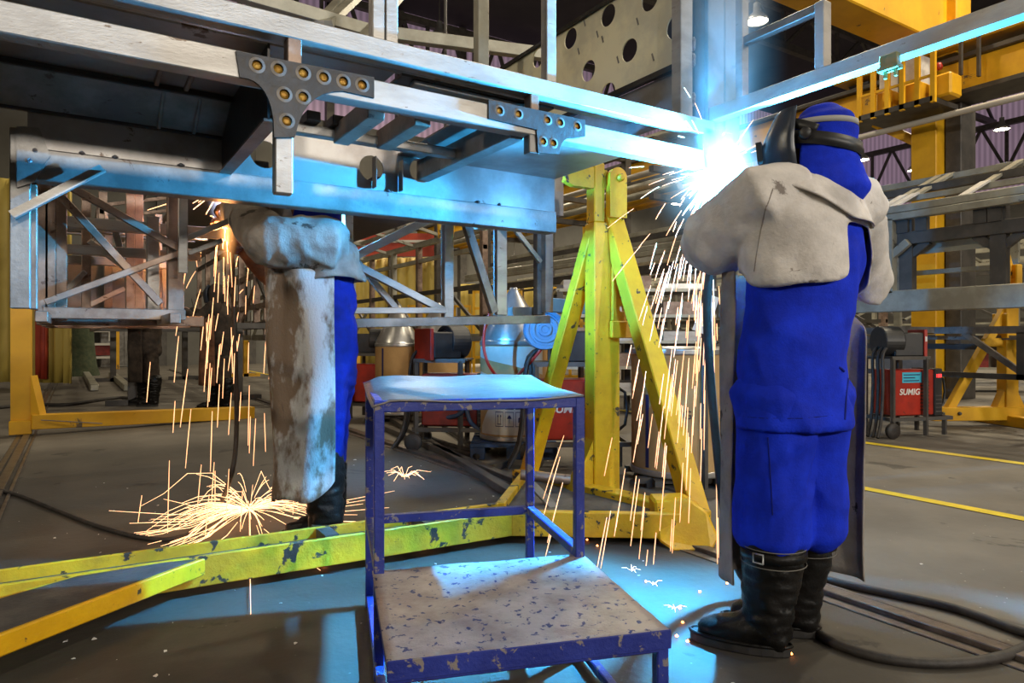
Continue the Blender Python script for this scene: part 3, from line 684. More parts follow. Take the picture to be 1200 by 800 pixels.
def boot_parts(ank, toe_dir, shaft_top, par, top_r=.085, name='boot', wrinkle=.012, seed=1, strap=True):
    """ank: centre over the heel on the floor"""
    t = toe_dir.normalized(); sd = t.cross(UP).normalized()
    mb = MB(); g = ank
    mb.chain([(shaft_top, top_r, top_r * 1.02), (lerp(g + UP * .16, shaft_top, .6), top_r * .95, top_r), (g + UP * .17 + t * .01, .066, .078), (g + UP * .10 + t * .015, .056, .072), (g + UP * .055 + t * .01, .05, .066)], side=sd)
    mb.chain([(g + UP * .06 - t * .03, .046, .046), (g + UP * .07 + t * .05, .047, .058), (g + UP * .062 + t * .12, .05, .048), (g + UP * .05 + t * .18, .047, .036), (g + UP * .046 + t * .215, .034, .028)], side=sd)
    b = skinned(mb, .010, 2, wrinkle, 11, (1, 1, 2.6), seed).build(name, 'boot', par)
    pts = []
    for k in range(22):
        an = 2 * PI * k / 22; c, s = math.cos(an), math.sin(an)
        wd = .050 + .006 * c
        pts.append(g + t * (.085 + .172 * c * (1 if c > 0 else .83)) + sd * wd * s)
    MB().poly(pts, (0, 0, .034)).build('sole', 'boot_sole', b, .005)
    vs = [p + UP * .034 for p in pts]
    MB().tube(vs + [vs[0]], .006, 6, False).build('welt', 'boot', b)
    if strap:
        r = []
        for k in range(25):
            an = 2 * PI * k / 24
            r.append(lerp(g + UP * .16, shaft_top, .60) + sd * math.cos(an) * (top_r + .006) + t * math.sin(an) * (top_r + .007))
        mbs = MB(); vs = []
        for p in r: vs += [p - UP * .014, p + UP * .014]
        mbs.add(vs, [(2 * i, 2 * i + 1, 2 * i + 3, 2 * i + 2) for i in range(24)], True).build('strap', 'boot', b, solid=.004)
        for dz in (.022, -.03):
            MB().tube([p + UP * dz for p in r], .0016, 4, False).build('stitching', 'thread', b)
        q = lerp(g + UP * .16, shaft_top, .60) - sd * -(top_r + .012) 
        c0 = lerp(g + UP * .16, shaft_top, .60)
        e = (Vector((0, 0, 1)) - c0); e.z = 0; e.normalize(); e = (e + t * .45).normalized()
        c1 = c0 + e * (top_r + .012); ex = e.cross(UP).normalized()
        loop = [c1 + ex * x * .016 + UP * z * .014 for x, z in ((-1, -1), (1, -1), (1, 1), (-1, 1), (-1, -1))]
        MB().tube(loop, .003, 6).build('buckle', 'galv', b)
    return b
def mask_shell(c, hf, s, up=UP, amt=78, hgt=.245):
    """curved welding shield around the face"""
    hf = hf.normalized(); sd = hf.cross(up).normalized(); u = sd.cross(hf).normalized()
    n, m_ = 18, 14; vs = []
    for j in range(m_ + 1):
        v = j / m_; z = -.55 * hgt + hgt * v
        wv = 1 - .30 * max(0, .45 - v) / .45 - .22 * max(0, v - .72) / .28
        fw = .155 - .06 * max(0, v - .55) ** 1.3 / .35 - .02 * max(0, .3 - v)
        for i in range(n + 1):
            an = math.radians(-amt + 2 * amt * i / n)
            sq = math.copysign(abs(math.sin(an)) ** .85, math.sin(an))
            vs.append(c + sd * (sq * .112 * wv * s) + hf * ((math.cos(an) ** .7) * fw * s) + u * (z * s))
    fs = [(j * (n + 1) + i, j * (n + 1) + i + 1, (j + 1) * (n + 1) + i + 1, (j + 1) * (n + 1) + i) for j in range(m_) for i in range(n)]
    return MB().add(vs, fs, True), hf, sd, u
def ring_band(c, hf, sd, u, rs, rf, w, a0=0, a1=360, n=36, tilt=0):
    vs = []
    for i in range(n + 1):
        an = math.radians(a0 + (a1 - a0) * i / n)
        p = c + sd * math.cos(an) * rs + hf * math.sin(an) * rf + u * (tilt * math.sin(an))
        vs += [p - u * w / 2, p + u * w / 2]
    return MB().add(vs, [(2 * i, 2 * i + 1, 2 * i + 3, 2 * i + 2) for i in range(n)], True)
def body_mesh(J, label, hf, side, s=1.0):
    mb = MB(); g = {k: V2(v) for k, v in J.items()}
    pel, che, nek = g['pelvis'], g['chest'], g['neck']
    mb.chain([(pel - UP * .07, .13, .10), (pel, .15, .11), (lerp(pel, che, .5), .13, .095), (che, .155, .11), (lerp(che, nek, .6), .15, .085), (nek - UP * .02, .075, .065)], side=side)
    mb.chain([(nek - UP * .05, .06), (lerp(nek, g['head'], .5), .053), (g['head'], .058)], n=14)
    head_mb(mb, g['head'], hf, s)
    for k in 'LR':
        mb.chain([(lerp(nek, g['sh' + k], .45), .055), (g['sh' + k], .056), (lerp(g['sh' + k], g['el' + k], .5), .047), (g['el' + k], .038), (lerp(g['el' + k], g['wr' + k], .4), .039), (g['wr' + k], .026)], n=14)
        d = (g['wr' + k] - g['el' + k]).normalized()
        hd = g.get('fd' + k); hand_mb(mb, g['wr' + k], d, g.get('pn' + k, UP * -1) if 'pn' + k in g else Vector((0, 0, -1)) + CF * .2, 1 if k == 'L' else -1, .95)
        mb.chain([(pel + (g['kn' + k] - pel) * .12 , .085), (lerp(pel, g['kn' + k], .5), .078), (g['kn' + k], .054), (lerp(g['kn' + k], g['an' + k], .35), .056), (g['an' + k] + UP * .09, .038), (g['an' + k] + UP * .06, .036)], n=14)
        t = g['to' + k] - g['an' + k]; t.z = 0; t.normalize()
        mb.chain([(g['an' + k] + UP * .065 - t * .01, .032), (g['an' + k] + UP * .06 + t * .08, .034, .03), (g['an' + k] + UP * .05 + t * .17, .034, .02)], side=t.cross(UP), n=12)
    o = skinned(mb, .013, 2).build('person', 'skin', None, origin=Vector((pel.x, pel.y, 0)))
    tag(o, label, 'person')
    return o, g

ARCP = at(840, 207, 2.93); ARCP2 = at(263, 226, 3.42)
# ---- the welder on the right, back to us
J1 = dict(pelvis=(.905, 2.20, .86), chest=(.945, 2.20, 1.27), neck=(.965, 2.20, 1.49), head=(.985, 2.215, 1.62),
          shL=(.79, 2.12, 1.435), elL=(.71, 2.34, 1.335), wrL=(.80, 2.66, 1.475), shR=(1.125, 2.29, 1.435), elR=(1.28, 2.42, 1.20), wrR=(1.02, 2.78, 1.42),
          knL=(.835, 2.19, .47), anL=(.825, 2.165, 0), toL=(.6, 2.27, 0), knR=(.985, 2.27, .47), anR=(.975, 2.30, 0), toR=(.78, 2.42, 0))
side1 = W(.92, .40, 0); fw1 = W(-.40, .92, 0); hf1 = W(-.93, .36, -.02)
p1, G1 = body_mesh(J1, 'welder in blue overalls and pale leather cape, back turned, arms raised to the bright arc', hf1, side1)
# trousers, jacket
mb = MB()
for k in 'LR':
    mb.chain([(lerp(G1['pelvis'], G1['kn' + k], .06) + (side1 * (.085 if k == 'R' else -.085)), .115, .13), (lerp(G1['pelvis'], G1['kn' + k], .45) + side1 * (.035 if k == 'R' else -.035), .113, .125), (G1['kn' + k] + UP * .03, .112, .120), (G1['kn' + k] - UP * .11, .114, .122)], side=side1)
mb.chain([(G1['pelvis'] - UP * .10, .17, .13), (G1['pelvis'] + UP * .05, .17, .13)], side=side1)
skinned(mb, .0105, 3, .013, 7.5, (1.4, 1.4, .55), 3).build('trousers', 'blue_cloth', p1)
mb = MB(); c = G1['pelvis']; k = G1['chest']
mb.chain([(c - UP * .145 + fw1 * -.01, .190, .150), (c - UP * .05, .185, .146), (c + UP * .10, .176, .138), (lerp(c, k, .55), .172, .135), (k, .205, .140), (k + UP * .1, .205, .125), (G1['neck'] - UP * .03, .10, .08)], side=side1, n=28)
def hemcut(f): return f.z < c.z - .145 or (f.z < c.z + .02 and (f - c).dot(side1) > .115 and (f - c).dot(fw1) < -.02 and abs((f - c).dot(side1) - .155) < .006 + .05 * max(0, (c.z - f.z)))
skinned(mb, .010, 3, .012, 6.5, (1.2, 1.2, .75), 5, cut=hemcut).build('jacket', 'blue_cloth', p1, solid=.004)
q = c - fw1 * .146 + side1 * .035 + UP * .05
MB().tube([q, q + side1 * .012 - UP * .004, q + side1 * .022 - UP * .012], .004, 6).build('jacket_tear', 'blue_cloth_dark', p1)
# leather cape: back, collar and the two sleeves
mb = MB()
mb.chain([(k - UP * .10, .215, .165), (k, .222, .165), (k + UP * .10, .222, .15), (G1['neck'] - UP * .06, .185, .115), (G1['neck'] - UP * .01, .10, .085)], side=side1, n=28)
mb.chain([(lerp(G1['neck'], G1['shL'], .5), .088), (G1['shL'], .105), (lerp(G1['shL'], G1['elL'], .55), .112), (G1['elL'] + W(-.02, 0, -.012), .116)], n=18)
mb.chain([(G1['elL'] + W(-.01, .0, -.005), .114), (lerp(G1['elL'], G1['wrL'], .45), .082), (G1['wrL'], .062)], n=18)
mb.chain([(lerp(G1['neck'], G1['shR'], .5), .088), (G1['shR'], .098), (lerp(G1['shR'], G1['elR'], .5), .088), (G1['elR'], .080), (lerp(G1['elR'], G1['wrR'], .5), .07), (G1['wrR'], .058)], n=18)
def capecut(f):
    r = f - k; u = r.dot(side1); b = -r.dot(fw1)
    zlow = k.z - .115 + .045 * (u + .2) / .4
    if b > .02 and -.26 < u < .17 and f.z < zlow: return True
    if b > -.03 and -.005 < u < .30 and f.z < k.z + .085 and (u < .185): return True
    if b <= .02 and f.z < k.z - .06 and abs(u) < .2: return True
    return False
skinned(mb, .0115, 2, .013, 8, (1, 1, 1), 8, cut=capecut).build('leather_cape', 'suede', p1, solid=.005)
# collar yoke lying on the cape
mb = MB()
mb.chain([(k + UP * .085, .236, .178), (k + UP * .13, .236, .165), (G1['neck'] - UP * .045, .20, .13), (G1['neck'] + UP * .005, .115, .10), (G1['neck'] + UP * .03, .09, .085)], side=side1, n=28)
mb.chain([(lerp(G1['neck'], G1['shR'], .4), .10), (G1['shR'] + UP * .01, .113), (G1['shR'] + side1 * .02 - UP * .03, .112)], n=18)
def yokecut(f):
    r = f - k; u = r.dot(side1); b = -r.dot(fw1)
    return f.z < k.z + .085 + max(0, (.02 - u)) * .6 or b < -.14 or f.z > G1['neck'].z + .03
skinned(mb, .011, 2, .008, 8, (1, 1, 1), 12, cut=yokecut).build('leather_collar', 'suede', p1, solid=.005)
# long apron in front, its edges show both sides of the legs
def sheet(path, z0f, z1f, nz, amp, seed, name, mt, par, thick=.006, lean=0):
    n = len(path); vs = []
    for j in range(nz + 1):
        v = j / nz
        for i, (a, b) in enumerate(path):
            u = i / (n - 1); z = z0f(u) + (z1f(u) - z0f(u)) * v
            w = noise.noise(Vector((u * 5 + seed, z * 1.3, seed))) * amp
            w2 = noise.noise(Vector((u * 9 + seed, z * 4, seed + 3))) * amp * .35
            i0 = max(i - 1, 0); i1 = min(i + 1, n - 1)
            t = Vector((path[i1][0] - path[i0][0], path[i1][1] - path[i0][1])).normalized()
            vs.append(W(a - t.y * (w + w2), b + t.x * (w + w2) + lean * v, z))
    fs = [(j * n + i, j * n + i + 1, (j + 1) * n + i + 1, (j + 1) * n + i) for j in range(nz) for i in range(n - 1)]
    return MB().add(vs, fs, True).build(name, mt, par, solid=thick)
def spline(pts, n):
    out = []
    for i in range(n + 1):
        t = i / n * (len(pts) - 1); k_ = min(int(t), len(pts) - 2); f = t - k_
        p0, p1_, p2, p3 = [Vector(pts[max(0, min(len(pts) - 1, k_ + o))]) for o in (-1, 0, 1, 2)]
        out.append(tuple(.5 * (2 * p1_ + (p2 - p0) * f + (2 * p0 - 5 * p1_ + 4 * p2 - p3) * f * f + (3 * p1_ - p0 - 3 * p2 + p3) * f ** 3)))
    return out
sheet(spline([(.735, 2.24), (.715, 2.34), (.79, 2.42), (.94, 2.46), (1.09, 2.45), (1.20, 2.40), (1.225, 2.36)], 36), lambda u: .19 - .03 * u, lambda u: 1.22 if u < .3 else 1.22 - max(0, u - .55) * .5, 34, .022, 2.2, 'leather_apron', 'suede_grey', p1)
# seams laid on the cloth
from mathutils.bvhtree import BVHTree
def seam(par, pix, r, nm, mt, root):
    me = par.data; off = OFF[par]; bv = BVHTree.FromPolygons([v.co + off for v in me.vertices], [tuple(p.vertices) for p in me.polygons])
    E = Vector((0, 0, 1)); pts = []
    for i in range(len(pix) - 1):
        for j in range(6):
            u = j / 6; px = pix[i][0] * (1 - u) + pix[i + 1][0] * u; py = pix[i][1] * (1 - u) + pix[i + 1][1] * u
            h = bv.ray_cast(E, ray(px, py).normalized())
            if h[0] is not None and (not pts or (h[0] - pts[-1]).length < .06): pts.append(h[0] + h[1] * (r * .3 if h[1].dot(ray(px, py)) < 0 else -r * .3))
    if len(pts) > 3: MB().tube(pts, r, 5).build(nm, mt, root)
by = {o.name.split('.')[0]: o for o in kids(p1)}
seam(by['leather_cape'], [(905, 222), (897, 245), (892, 270), (887, 298), (884, 322)], .003, 'sleeve_seam', 'suede_grey', p1)
seam(by['leather_cape'], [(893, 322), (930, 318), (978, 308)], .0022, 'hem_stitching', 'suede_grey', p1)
seam(by['jacket'], [(994, 435), (991, 460), (989, 498)], .004, 'side_slit', 'blue_cloth_dark', p1)
seam(by['jacket'], [(872, 488), (900, 490), (940, 490), (982, 486)], .002, 'hem_stitching', 'blue_cloth_dark', p1)
seam(by['trousers'], [(900, 512), (903, 560), (906, 612)], .002, 'leg_seam', 'blue_cloth_dark', p1)
# gloves
for kk, nm in (('L', 1), ('R', -1)):
    mb = MB(); d = (ARCP - G1['wr' + kk]).normalized() if kk == 'R' else (W(.93, 2.85, 1.57) - G1['wr' + kk]).normalized()
    hand_mb(mb, G1['wr' + kk], d, W(.1, .3, -1) if kk == 'L' else W(-.3, .2, -1), nm, 1.12, .62)
    mb.chain([(G1['wr' + kk] - d * .06, .052), (G1['wr' + kk] - d * .01, .040), (G1['wr' + kk] + d * .02, .036)], n=14)
    skinned(mb, .0065, 2, .003, 20, (1, 1, 1), 4).build('glove', 'suede_brown', p1)
# boots
boot_parts(W(.825, 2.165, 0), W(-.88, .42, 0), W(.835, 2.175, .43), p1, .092, seed=1)
boot_parts(W(.975, 2.30, 0), W(-.90, .40, 0), W(.985, 2.28, .43), p1, .090, seed=4)
# cap, hood and helmet
hc = G1['head']; hfl = hf1.normalized(); hs = hfl.cross(UP).normalized(); hu = UP
mb = MB()
mb.chain([(hc + UP * .0 - hfl * .012, .090, .108), (hc + UP * .05 - hfl * .016, .092, .110), (hc + UP * .085 - hfl * .014, .080, .095), (hc + UP * .105 - hfl * .01, .052, .066)], side=hs, n=24)
cap = skinned(mb, .008, 2, .004, 10, (1, 1, 1), 2).build('cap', 'blue_cloth', p1)
ring_band(hc + UP * .062 - hfl * .015, hfl, hs, hu, .093, .110, .018, tilt=.004).build('cap_band', 'band_grey', cap, solid=.002)
mb = MB()
mb.chain([(hc - UP * .155 - hfl * .015, .122, .14), (hc - UP * .10 - hfl * .012, .112, .132), (hc - UP * .05 - hfl * .01, .098, .118), (hc - UP * .0 - hfl * .012, .093, .110)], side=hs, n=24)
skinned(mb, .009, 2, .011, 9, (1, 1, 1.6), 7, cut=lambda f: (f - hc).dot(hfl) > .05 and (f - hc).z > -.09).build('hood', 'blue_cloth', p1, solid=.004)
ms, a_, b_, c_ = mask_shell(hc + hfl * .012, W(-.90, .43, -.10), 1.0, UP, 80, .265)
hel = ms.build('welding_mask', 'mask', p1, solid=.004)
ring_band(hc + UP * .0 - hfl * .01, hfl, hs, hu, .106, .126, .042, tilt=.030).build('head_band', 'black', hel, solid=.004)
ring_band(hc + UP * .03, (hfl + UP * .5).normalized(), hs, (UP - hfl * .5).normalized(), .100, .125, .03, 0, 180).build('head_band', 'black', hel, solid=.004)
for sg in (-1, 1):
    pv = hc + hs * sg * .104 + hfl * .035 + UP * .018
    MB().lathe([(.002, -.004), (.019, -.004), (.019, .012), (.014, .018), (.002, .018)], 14, M=frame_M(pv, UP, hfl) if sg < 0 else frame_M(pv, hfl, UP)).build('pivot_knob', 'black', hel)
wc = hc + W(-.90, .43, -.10).normalized() * .168 + UP * .005
wf = W(-.90, .43, -.10).normalized(); wsd = wf.cross(UP).normalized(); wu = wsd.cross(wf)
MB().add(*plate([(-.055, -.035), (.055, -.035), (.055, .035), (-.055, .035)], [], .018, frame_M(wc, wsd, wu))).build('window_frame', 'black', hel, .004)

# ---- the welder in the middle, under the chassis
J2 = dict(pelvis=(-.885, 3.27, .88), chest=(-.885, 3.27, 1.33), neck=(-.90, 3.27, 1.495), head=(-.955, 3.26, 1.615),
          shL=(-.84, 3.09, 1.425), elL=(-1.06, 3.0, 1.43), wrL=(-1.32, 3.26, 1.62), shR=(-.86, 3.45, 1.47), elR=(-1.15, 3.43, 1.28), wrR=(-1.365, 3.37, 1.52),
          knL=(-.90, 3.18, .48), anL=(-.855, 3.17, 0), toL=(-1.1, 3.15, 0), knR=(-.93, 3.38, .48), anR=(-.90, 3.40, 0), toR=(-1.15, 3.40, 0))
side2 = W(.05, 1, 0); fw2 = W(-1, .05, 0); hf2 = W(-.93, .1, .25)
p2, G2 = body_mesh(J2, 'welder in grey leather jacket and long patchy apron, working overhead under the steel frame', hf2, side2)
mb = MB()
for kk in 'LR':
    o_ = side2 * (.085 if kk == 'R' else -.085)
    mb.chain([(lerp(G2['pelvis'], G2['kn' + kk], .06) + o_, .11, .125), (lerp(G2['pelvis'], G2['kn' + kk], .5) + o_ * .3, .10, .115), (G2['kn' + kk], .095, .105), (G2['kn' + kk] - UP * .10, .09, .10)], side=side2)
c2 = G2['pelvis']; k2 = G2['chest']
mb.chain([(c2 - UP * .10, .17, .13), (c2 + UP * .05, .175, .135), (lerp(c2, k2, .5), .175, .13), (k2, .17, .12), (k2 + UP * .08, .16, .11)], side=side2, n=24)
skinned(mb, .012, 2, .014, 6, (1, 1, 1.8), 6).build('overalls', 'navy_cloth', p2)
mb = MB()
mb.chain([(k2 - UP * .075 - fw2 * .012, .215, .165), (k2, .21, .15), (k2 + UP * .09, .20, .13), (G2['neck'] - UP * .05, .15, .105), (G2['neck'], .085, .08)], side=side2, n=28)
mb.chain([(lerp(G2['neck'], G2['shL'], .5), .085), (lerp(G2['neck'], G2['shL'], .8), .11), (G2['shL'], .118), (lerp(G2['shL'], G2['elL'], .5), .114), (G2['elL'] + W(-.02, 0, -.01), .108)], n=18)
mb.chain([(G2['elL'] + W(.01, 0, -.01), .112), (lerp(G2['elL'], G2['wrL'], .5), .088), (G2['wrL'], .066)], n=18)
skinned(mb, .011, 4, .014, 9, (1, 1, 1), 15, cut=lambda f: f.z < k2.z - .07 - .02 * math.sin((f - k2).dot(fw2) * 14) and (f - k2).dot(fw2) < .14).build('leather_jacket', 'suede_grey', p2, solid=.005)
mb = MB()
mb.chain([(lerp(G2['neck'], G2['shR'], .6), .085), (G2['shR'], .095), (lerp(G2['shR'], G2['elR'], .5), .088), (G2['elR'], .084)], n=16)
mb.chain([(G2['elR'], .082), (lerp(G2['elR'], G2['wrR'], .5), .070), (G2['wrR'], .056)], n=16)
skinned(mb, .012, 2, .012, 10, (1, 1, 1), 19).build('leather_sleeve', 'suede_brown', p2)
sheet(spline([(-1.06, 3.46), (-1.115, 3.36), (-1.125, 3.22), (-1.10, 3.10), (-1.02, 3.05), (-.91, 3.04), (-.80, 3.09)], 36), lambda u: .25 + 1.6 * max(0, u - .82) ** 1.5 - .03 * math.sin(u * 7), lambda u: 1.43 - .08 * u, 40, .045, 7.7, 'leather_apron', 'suede_apron', p2)
for kk, sgn in (('L', 1), ('R', -1)):
    mb = MB(); d = (ARCP2 - UP * .03 - G2['wr' + kk]).normalized()
    hand_mb(mb, G2['wr' + kk], d, W(.2, .1, -1), sgn, 1.15, .7)
    mb.chain([(G2['wr' + kk] - d * .08, .058), (G2['wr' + kk], .042), (G2['wr' + kk] + d * .02, .038)], n=14)
    skinned(mb, .007, 2, .003, 20, (1, 1, 1), 4).build('glove', 'suede_brown', p2)
boot_parts(W(-.855, 3.17, 0), W(-1, .04, 0), W(-.885, 3.175, .46), p2, .092, seed=3, strap=False)
boot_parts(W(-.90, 3.40, 0), W(-1, .04, 0), W(-.925, 3.38, .46), p2, .090, seed=5, strap=False)
h2 = G2['head']; f2 = hf2.normalized(); s2 = f2.cross(UP).normalized(); u2 = s2.cross(f2)
mb = MB(); mb.chain([(h2 - f2 * .01, .092, .110), (h2 + u2 * .05 - f2 * .012, .092, .108), (h2 + u2 * .095 - f2 * .01, .058, .07)], side=s2, n=22)
skinned(mb, .009, 2, .004, 10).build('cap', 'blue_cloth', p2)
mb = MB(); mb.chain([(h2 - UP * .15 - f2 * .02, .11, .12), (h2 - UP * .08 - f2 * .02, .105, .12), (h2 - f2 * .012, .095, .112)], side=s2, n=22)
skinned(mb, .009, 2, .010, 9, (1, 1, 1.6), 3, cut=lambda f: (f - h2).dot(f2) > .045).build('hood', 'blue_cloth', p2, solid=.004)
ms, a_, b_, c_ = mask_shell(h2 + f2 * .03, W(-.85, .05, .35), 1.0, (UP * .8 + fw2 * -.35).normalized(), 78, .24)
hel2 = ms.build('welding_mask', 'white', p2, solid=.004)
ring_band(h2 + UP * .015 - f2 * .01, f2, s2, u2, .099, .116, .03).build('head_band', 'black', hel2, solid=.004)
wf = W(-.85, .05, .35).normalized(); wsd = wf.cross(UP).normalized()
MB().add(*plate([(-.055, -.035), (.055, -.035), (.055, .035), (-.055, .035)], [], .018, frame_M(h2 + wf * .188, wsd, wsd.cross(wf)))).build('window_frame', 'black', hel2, .004)

# ---- two darker workers far back under the chassis
def far_worker(a, b, label, cloth, apr, seed, fx=-1.0):
    B = lambda x, y, z: (a + x, b + y, z)
    f = W(fx, .15, 0).normalized(); sd = f.cross(UP)
    J = dict(pelvis=B(0, 0, .90), chest=B(.02, 0, 1.30), neck=B(.0, 0, 1.47), head=B(fx * .04, 0, 1.62), shL=B(0, -.19, 1.42), elL=B(fx * .2, -.24, 1.24), wrL=B(fx * .42, -.12, 1.36),
             shR=B(0, .19, 1.42), elR=B(fx * .2, .24, 1.24), wrR=B(fx * .43, .1, 1.38), knL=B(fx * -.10, -.10, .48), anL=B(fx * -.14, -.10, 0), toL=B(fx * .1, -.12, 0), knR=B(fx * .10, .10, .48), anR=B(fx * .12, .1, 0), toR=B(fx * .4, .1, 0))
    p, G = body_mesh(J, label, f, sd)
    mb = MB()
    for kk in 'LR':
        mb.chain([(lerp(G['pelvis'], G['kn' + kk], .1), .13, .13), (lerp(G['pelvis'], G['kn' + kk], .6), .115), (G['kn' + kk] - UP * .1, .105)], n=14)
    skinned(mb, .02, 2, .012, 6, (1, 1, 1.6), seed).build('trousers', cloth, p)
    mb = MB()
    mb.chain([(G['pelvis'] - UP * .12, .2, .17), (G['pelvis'] + UP * .1, .19, .16), (G['chest'], .2, .15), (G['neck'] - UP * .04, .12, .09)], side=sd)
    for kk in 'LR':
        mb.chain([(lerp(G['neck'], G['sh' + kk], .6), .085), (G['sh' + kk], .095), (G['el' + kk], .085), (G['wr' + kk], .06)], n=14)
    skinned(mb, .018, 2, .012, 7, (1, 1, 1.4), seed + 2).build('jacket', cloth, p)
    sheet(spline([(a + fx * .16, b + .2), (a + fx * .24, b + .05), (a + fx * .23, b - .12), (a + fx * .12, b - .24), (a - fx * .05, b - .26)], 16), lambda u: .36, lambda u: 1.3, 14, .03, seed, 'leather_apron', apr, p)
    for kk in 'LR': boot_parts(G['an' + kk], (G['to' + kk] - G['an' + kk]), G['an' + kk] + UP * .42, p, .095, seed=seed, strap=False)
    mb = MB(); mb.chain([(G['head'] - UP * .13, .10), (G['head'], .115, .12), (G['head'] + UP * .09, .08)], n=16)
    skinned(mb, .015, 2, cut=lambda q: (q - G['head']).dot(f) > .06).build('hood', cloth, p, solid=.005)
    ms, *_ = mask_shell(G['head'] + f * .02, f, 1.0); ms.build('welding_mask', 'mask', p, solid=.004)
    return p
far_worker(-5.38, 10.1, 'dark-clothed worker standing far back below the left truss, only legs and boots in view', 'suede_dark', 'suede_dark', 3)
far_worker(-4.03, 9.4, 'worker in a brown leather apron standing behind the falling sparks on the left', 'suede_dark', 'suede_brown', 9, fx=-1)
# ================================================================== bus frames standing around the hall
def BX(root, nm, mt, x0, x1, y0, y1, z0, z1, bev=0): return MB().box((x0, y0, z0), (x1, y1, z1)).build(nm, mt, root, bev)
def BAR(root, nm, mt, p, q, w=.06, h=.06): return MB().bar(p, q, w, h).build(nm, mt, root)
fr2 = thing('bus_frame', 'long grey bus frame on yellow stands beyond the yellow aisle lines on the right', 'bus frame', (8.5, 5, 0))
X = 7.6
BX(fr2, 'sill_rail', 'olive_steel', X, X + .12, -3, 14, 1.29, 1.525, .008)
BX(fr2, 'cant_rail', 'olive_steel', X, X + .10, -3, 14, 2.30, 2.375, .006)
BX(fr2, 'cant_rail', 'olive_steel', X + .01, X + .10, -3, 14, 2.38, 2.46, .006)
BX(fr2, 'header_rail', 'dark_steel', X + .1, X + .2, -3, 14, 2.03, 2.17, .006)
BX(fr2, 'roof_rail', 'dark_steel', 8.3, 8.38, -3, 14, 2.70, 2.78); BX(fr2, 'roof_rail', 'olive_steel', 8.8, 8.88, -3, 14, 2.90, 2.97)
BX(fr2, 'roof_rail', 'dark_steel', 9.4, 9.48, -3, 14, 2.98, 3.05); BX(fr2, 'roof_rail', 'olive_steel', 8.0, 8.06, -3, 14, 2.56, 2.62)
for px in (1058, 1080, 1149, 1166, 1014):
    q = onX(px, 262, X + .1); BX(fr2, 'stub', 'dark_steel', X + .08, X + .15, q.y - .06, q.y + .06, 2.16, 2.31)
for px, mt, d in ((1061, 'dark_steel', .12), (1169, 'dark_steel', .12), (1038, 'olive_steel', .0)):
    q = onX(px, 310, X + d); BX(fr2, 'window_post', mt, X + d, X + d + .1, q.y - .07, q.y + .07, 1.5, 2.32)
    for s in (-1, 1):
        BAR(fr2, 'corner_brace', mt, (X + d + .05, q.y + s * .05, 1.92), (X + d + .05, q.y + s * .22, 2.05), .06, .08)
for k in range(7):
    y = -1.6 + k * 2.1
    if k not in (1, 2): BX(fr2, 'window_post', 'dark_steel', X + .12, X + .2, y - .06, y + .06, 1.5, 2.1)
q0 = onX(1160, 290, X + .3).y; q1 = onX(1066, 290, X + .3).y
BX(fr2, 'header_panel', 'olive_steel', X + .3, X + .31, q0, q1, 1.93, 2.06)
for px in (1044, 1126, 1030, 960, 900):
    q = onX(px, 225, X)
    BAR(fr2, 'roof_bow', 'white', (X + .05, q.y, 2.46), (8.02, q.y - .05, 2.64), .10, .02); BAR(fr2, 'roof_bow', 'olive_steel', (8.02, q.y - .05, 2.62), (8.84, q.y - .05, 2.97), .08, .03)
for px in (1109, 1172, 1035): 
    q = onX(px, 205, 8.8); BAR(fr2, 'roof_bow', 'white', (8.82, q.y, 2.97), (9.44, q.y, 3.08), .10, .02)
BX(fr2, 'side_rail', 'olive_steel', 9.9, 10.0, -3, 14, 2.3, 2.42); BX(fr2, 'side_rail', 'steel', 9.9, 10.0, -3, 14, 1.45, 1.53); BX(fr2, 'side_rail', 'olive_steel', 9.9, 10.0, -3, 14, 1.88, 1.94)
for k in range(11):
    y = -2 + k * 1.45
    BX(fr2, 'far_post', 'olive_steel', 9.92, 9.98, y, y + .09, 1.1, 2.4)
    if k % 2: BAR(fr2, 'far_brace', 'olive_steel', (9.95, y, 1.5), (9.95, y + 1.1, 1.9), .04, .06)
BX(fr2, 'under_rail', 'steel_grey', 8.5, 8.58, -3, 14, 1.05, 1.13); BX(fr2, 'under_rail', 'dark_steel', 9.2, 9.28, -3, 14, .86, .93); BX(fr2, 'under_rail', 'steel_grey', 8.9, 8.98, -3, 14, .98, 1.03)
for k in range(12):
    y = -2.4 + k * 1.3
    BX(fr2, 'cross_member', 'steel_grey', 7.65, 9.95, y, y + .07, 1.06, 1.13)
    BX(fr2, 'hanger', 'dark_steel', 8.5, 8.56, y + .4, y + .47, .55, 1.06)
    if k % 2 == 0: BAR(fr2, 'under_brace', 'steel_grey', (8.54, y + .4, .6), (8.54, y + 1.0, 1.06), .05, .06)
BX(fr2, 'under_rail', 'dark_steel', 8.5, 8.56, -1.9, 12.4, .55, .61)
for k in range(5):
    BX(fr2, 'floor_panel', 'galv', 9.55, 9.57, .2 + k * 2.2, 1.0 + k * 2.2, .5, 1.05)

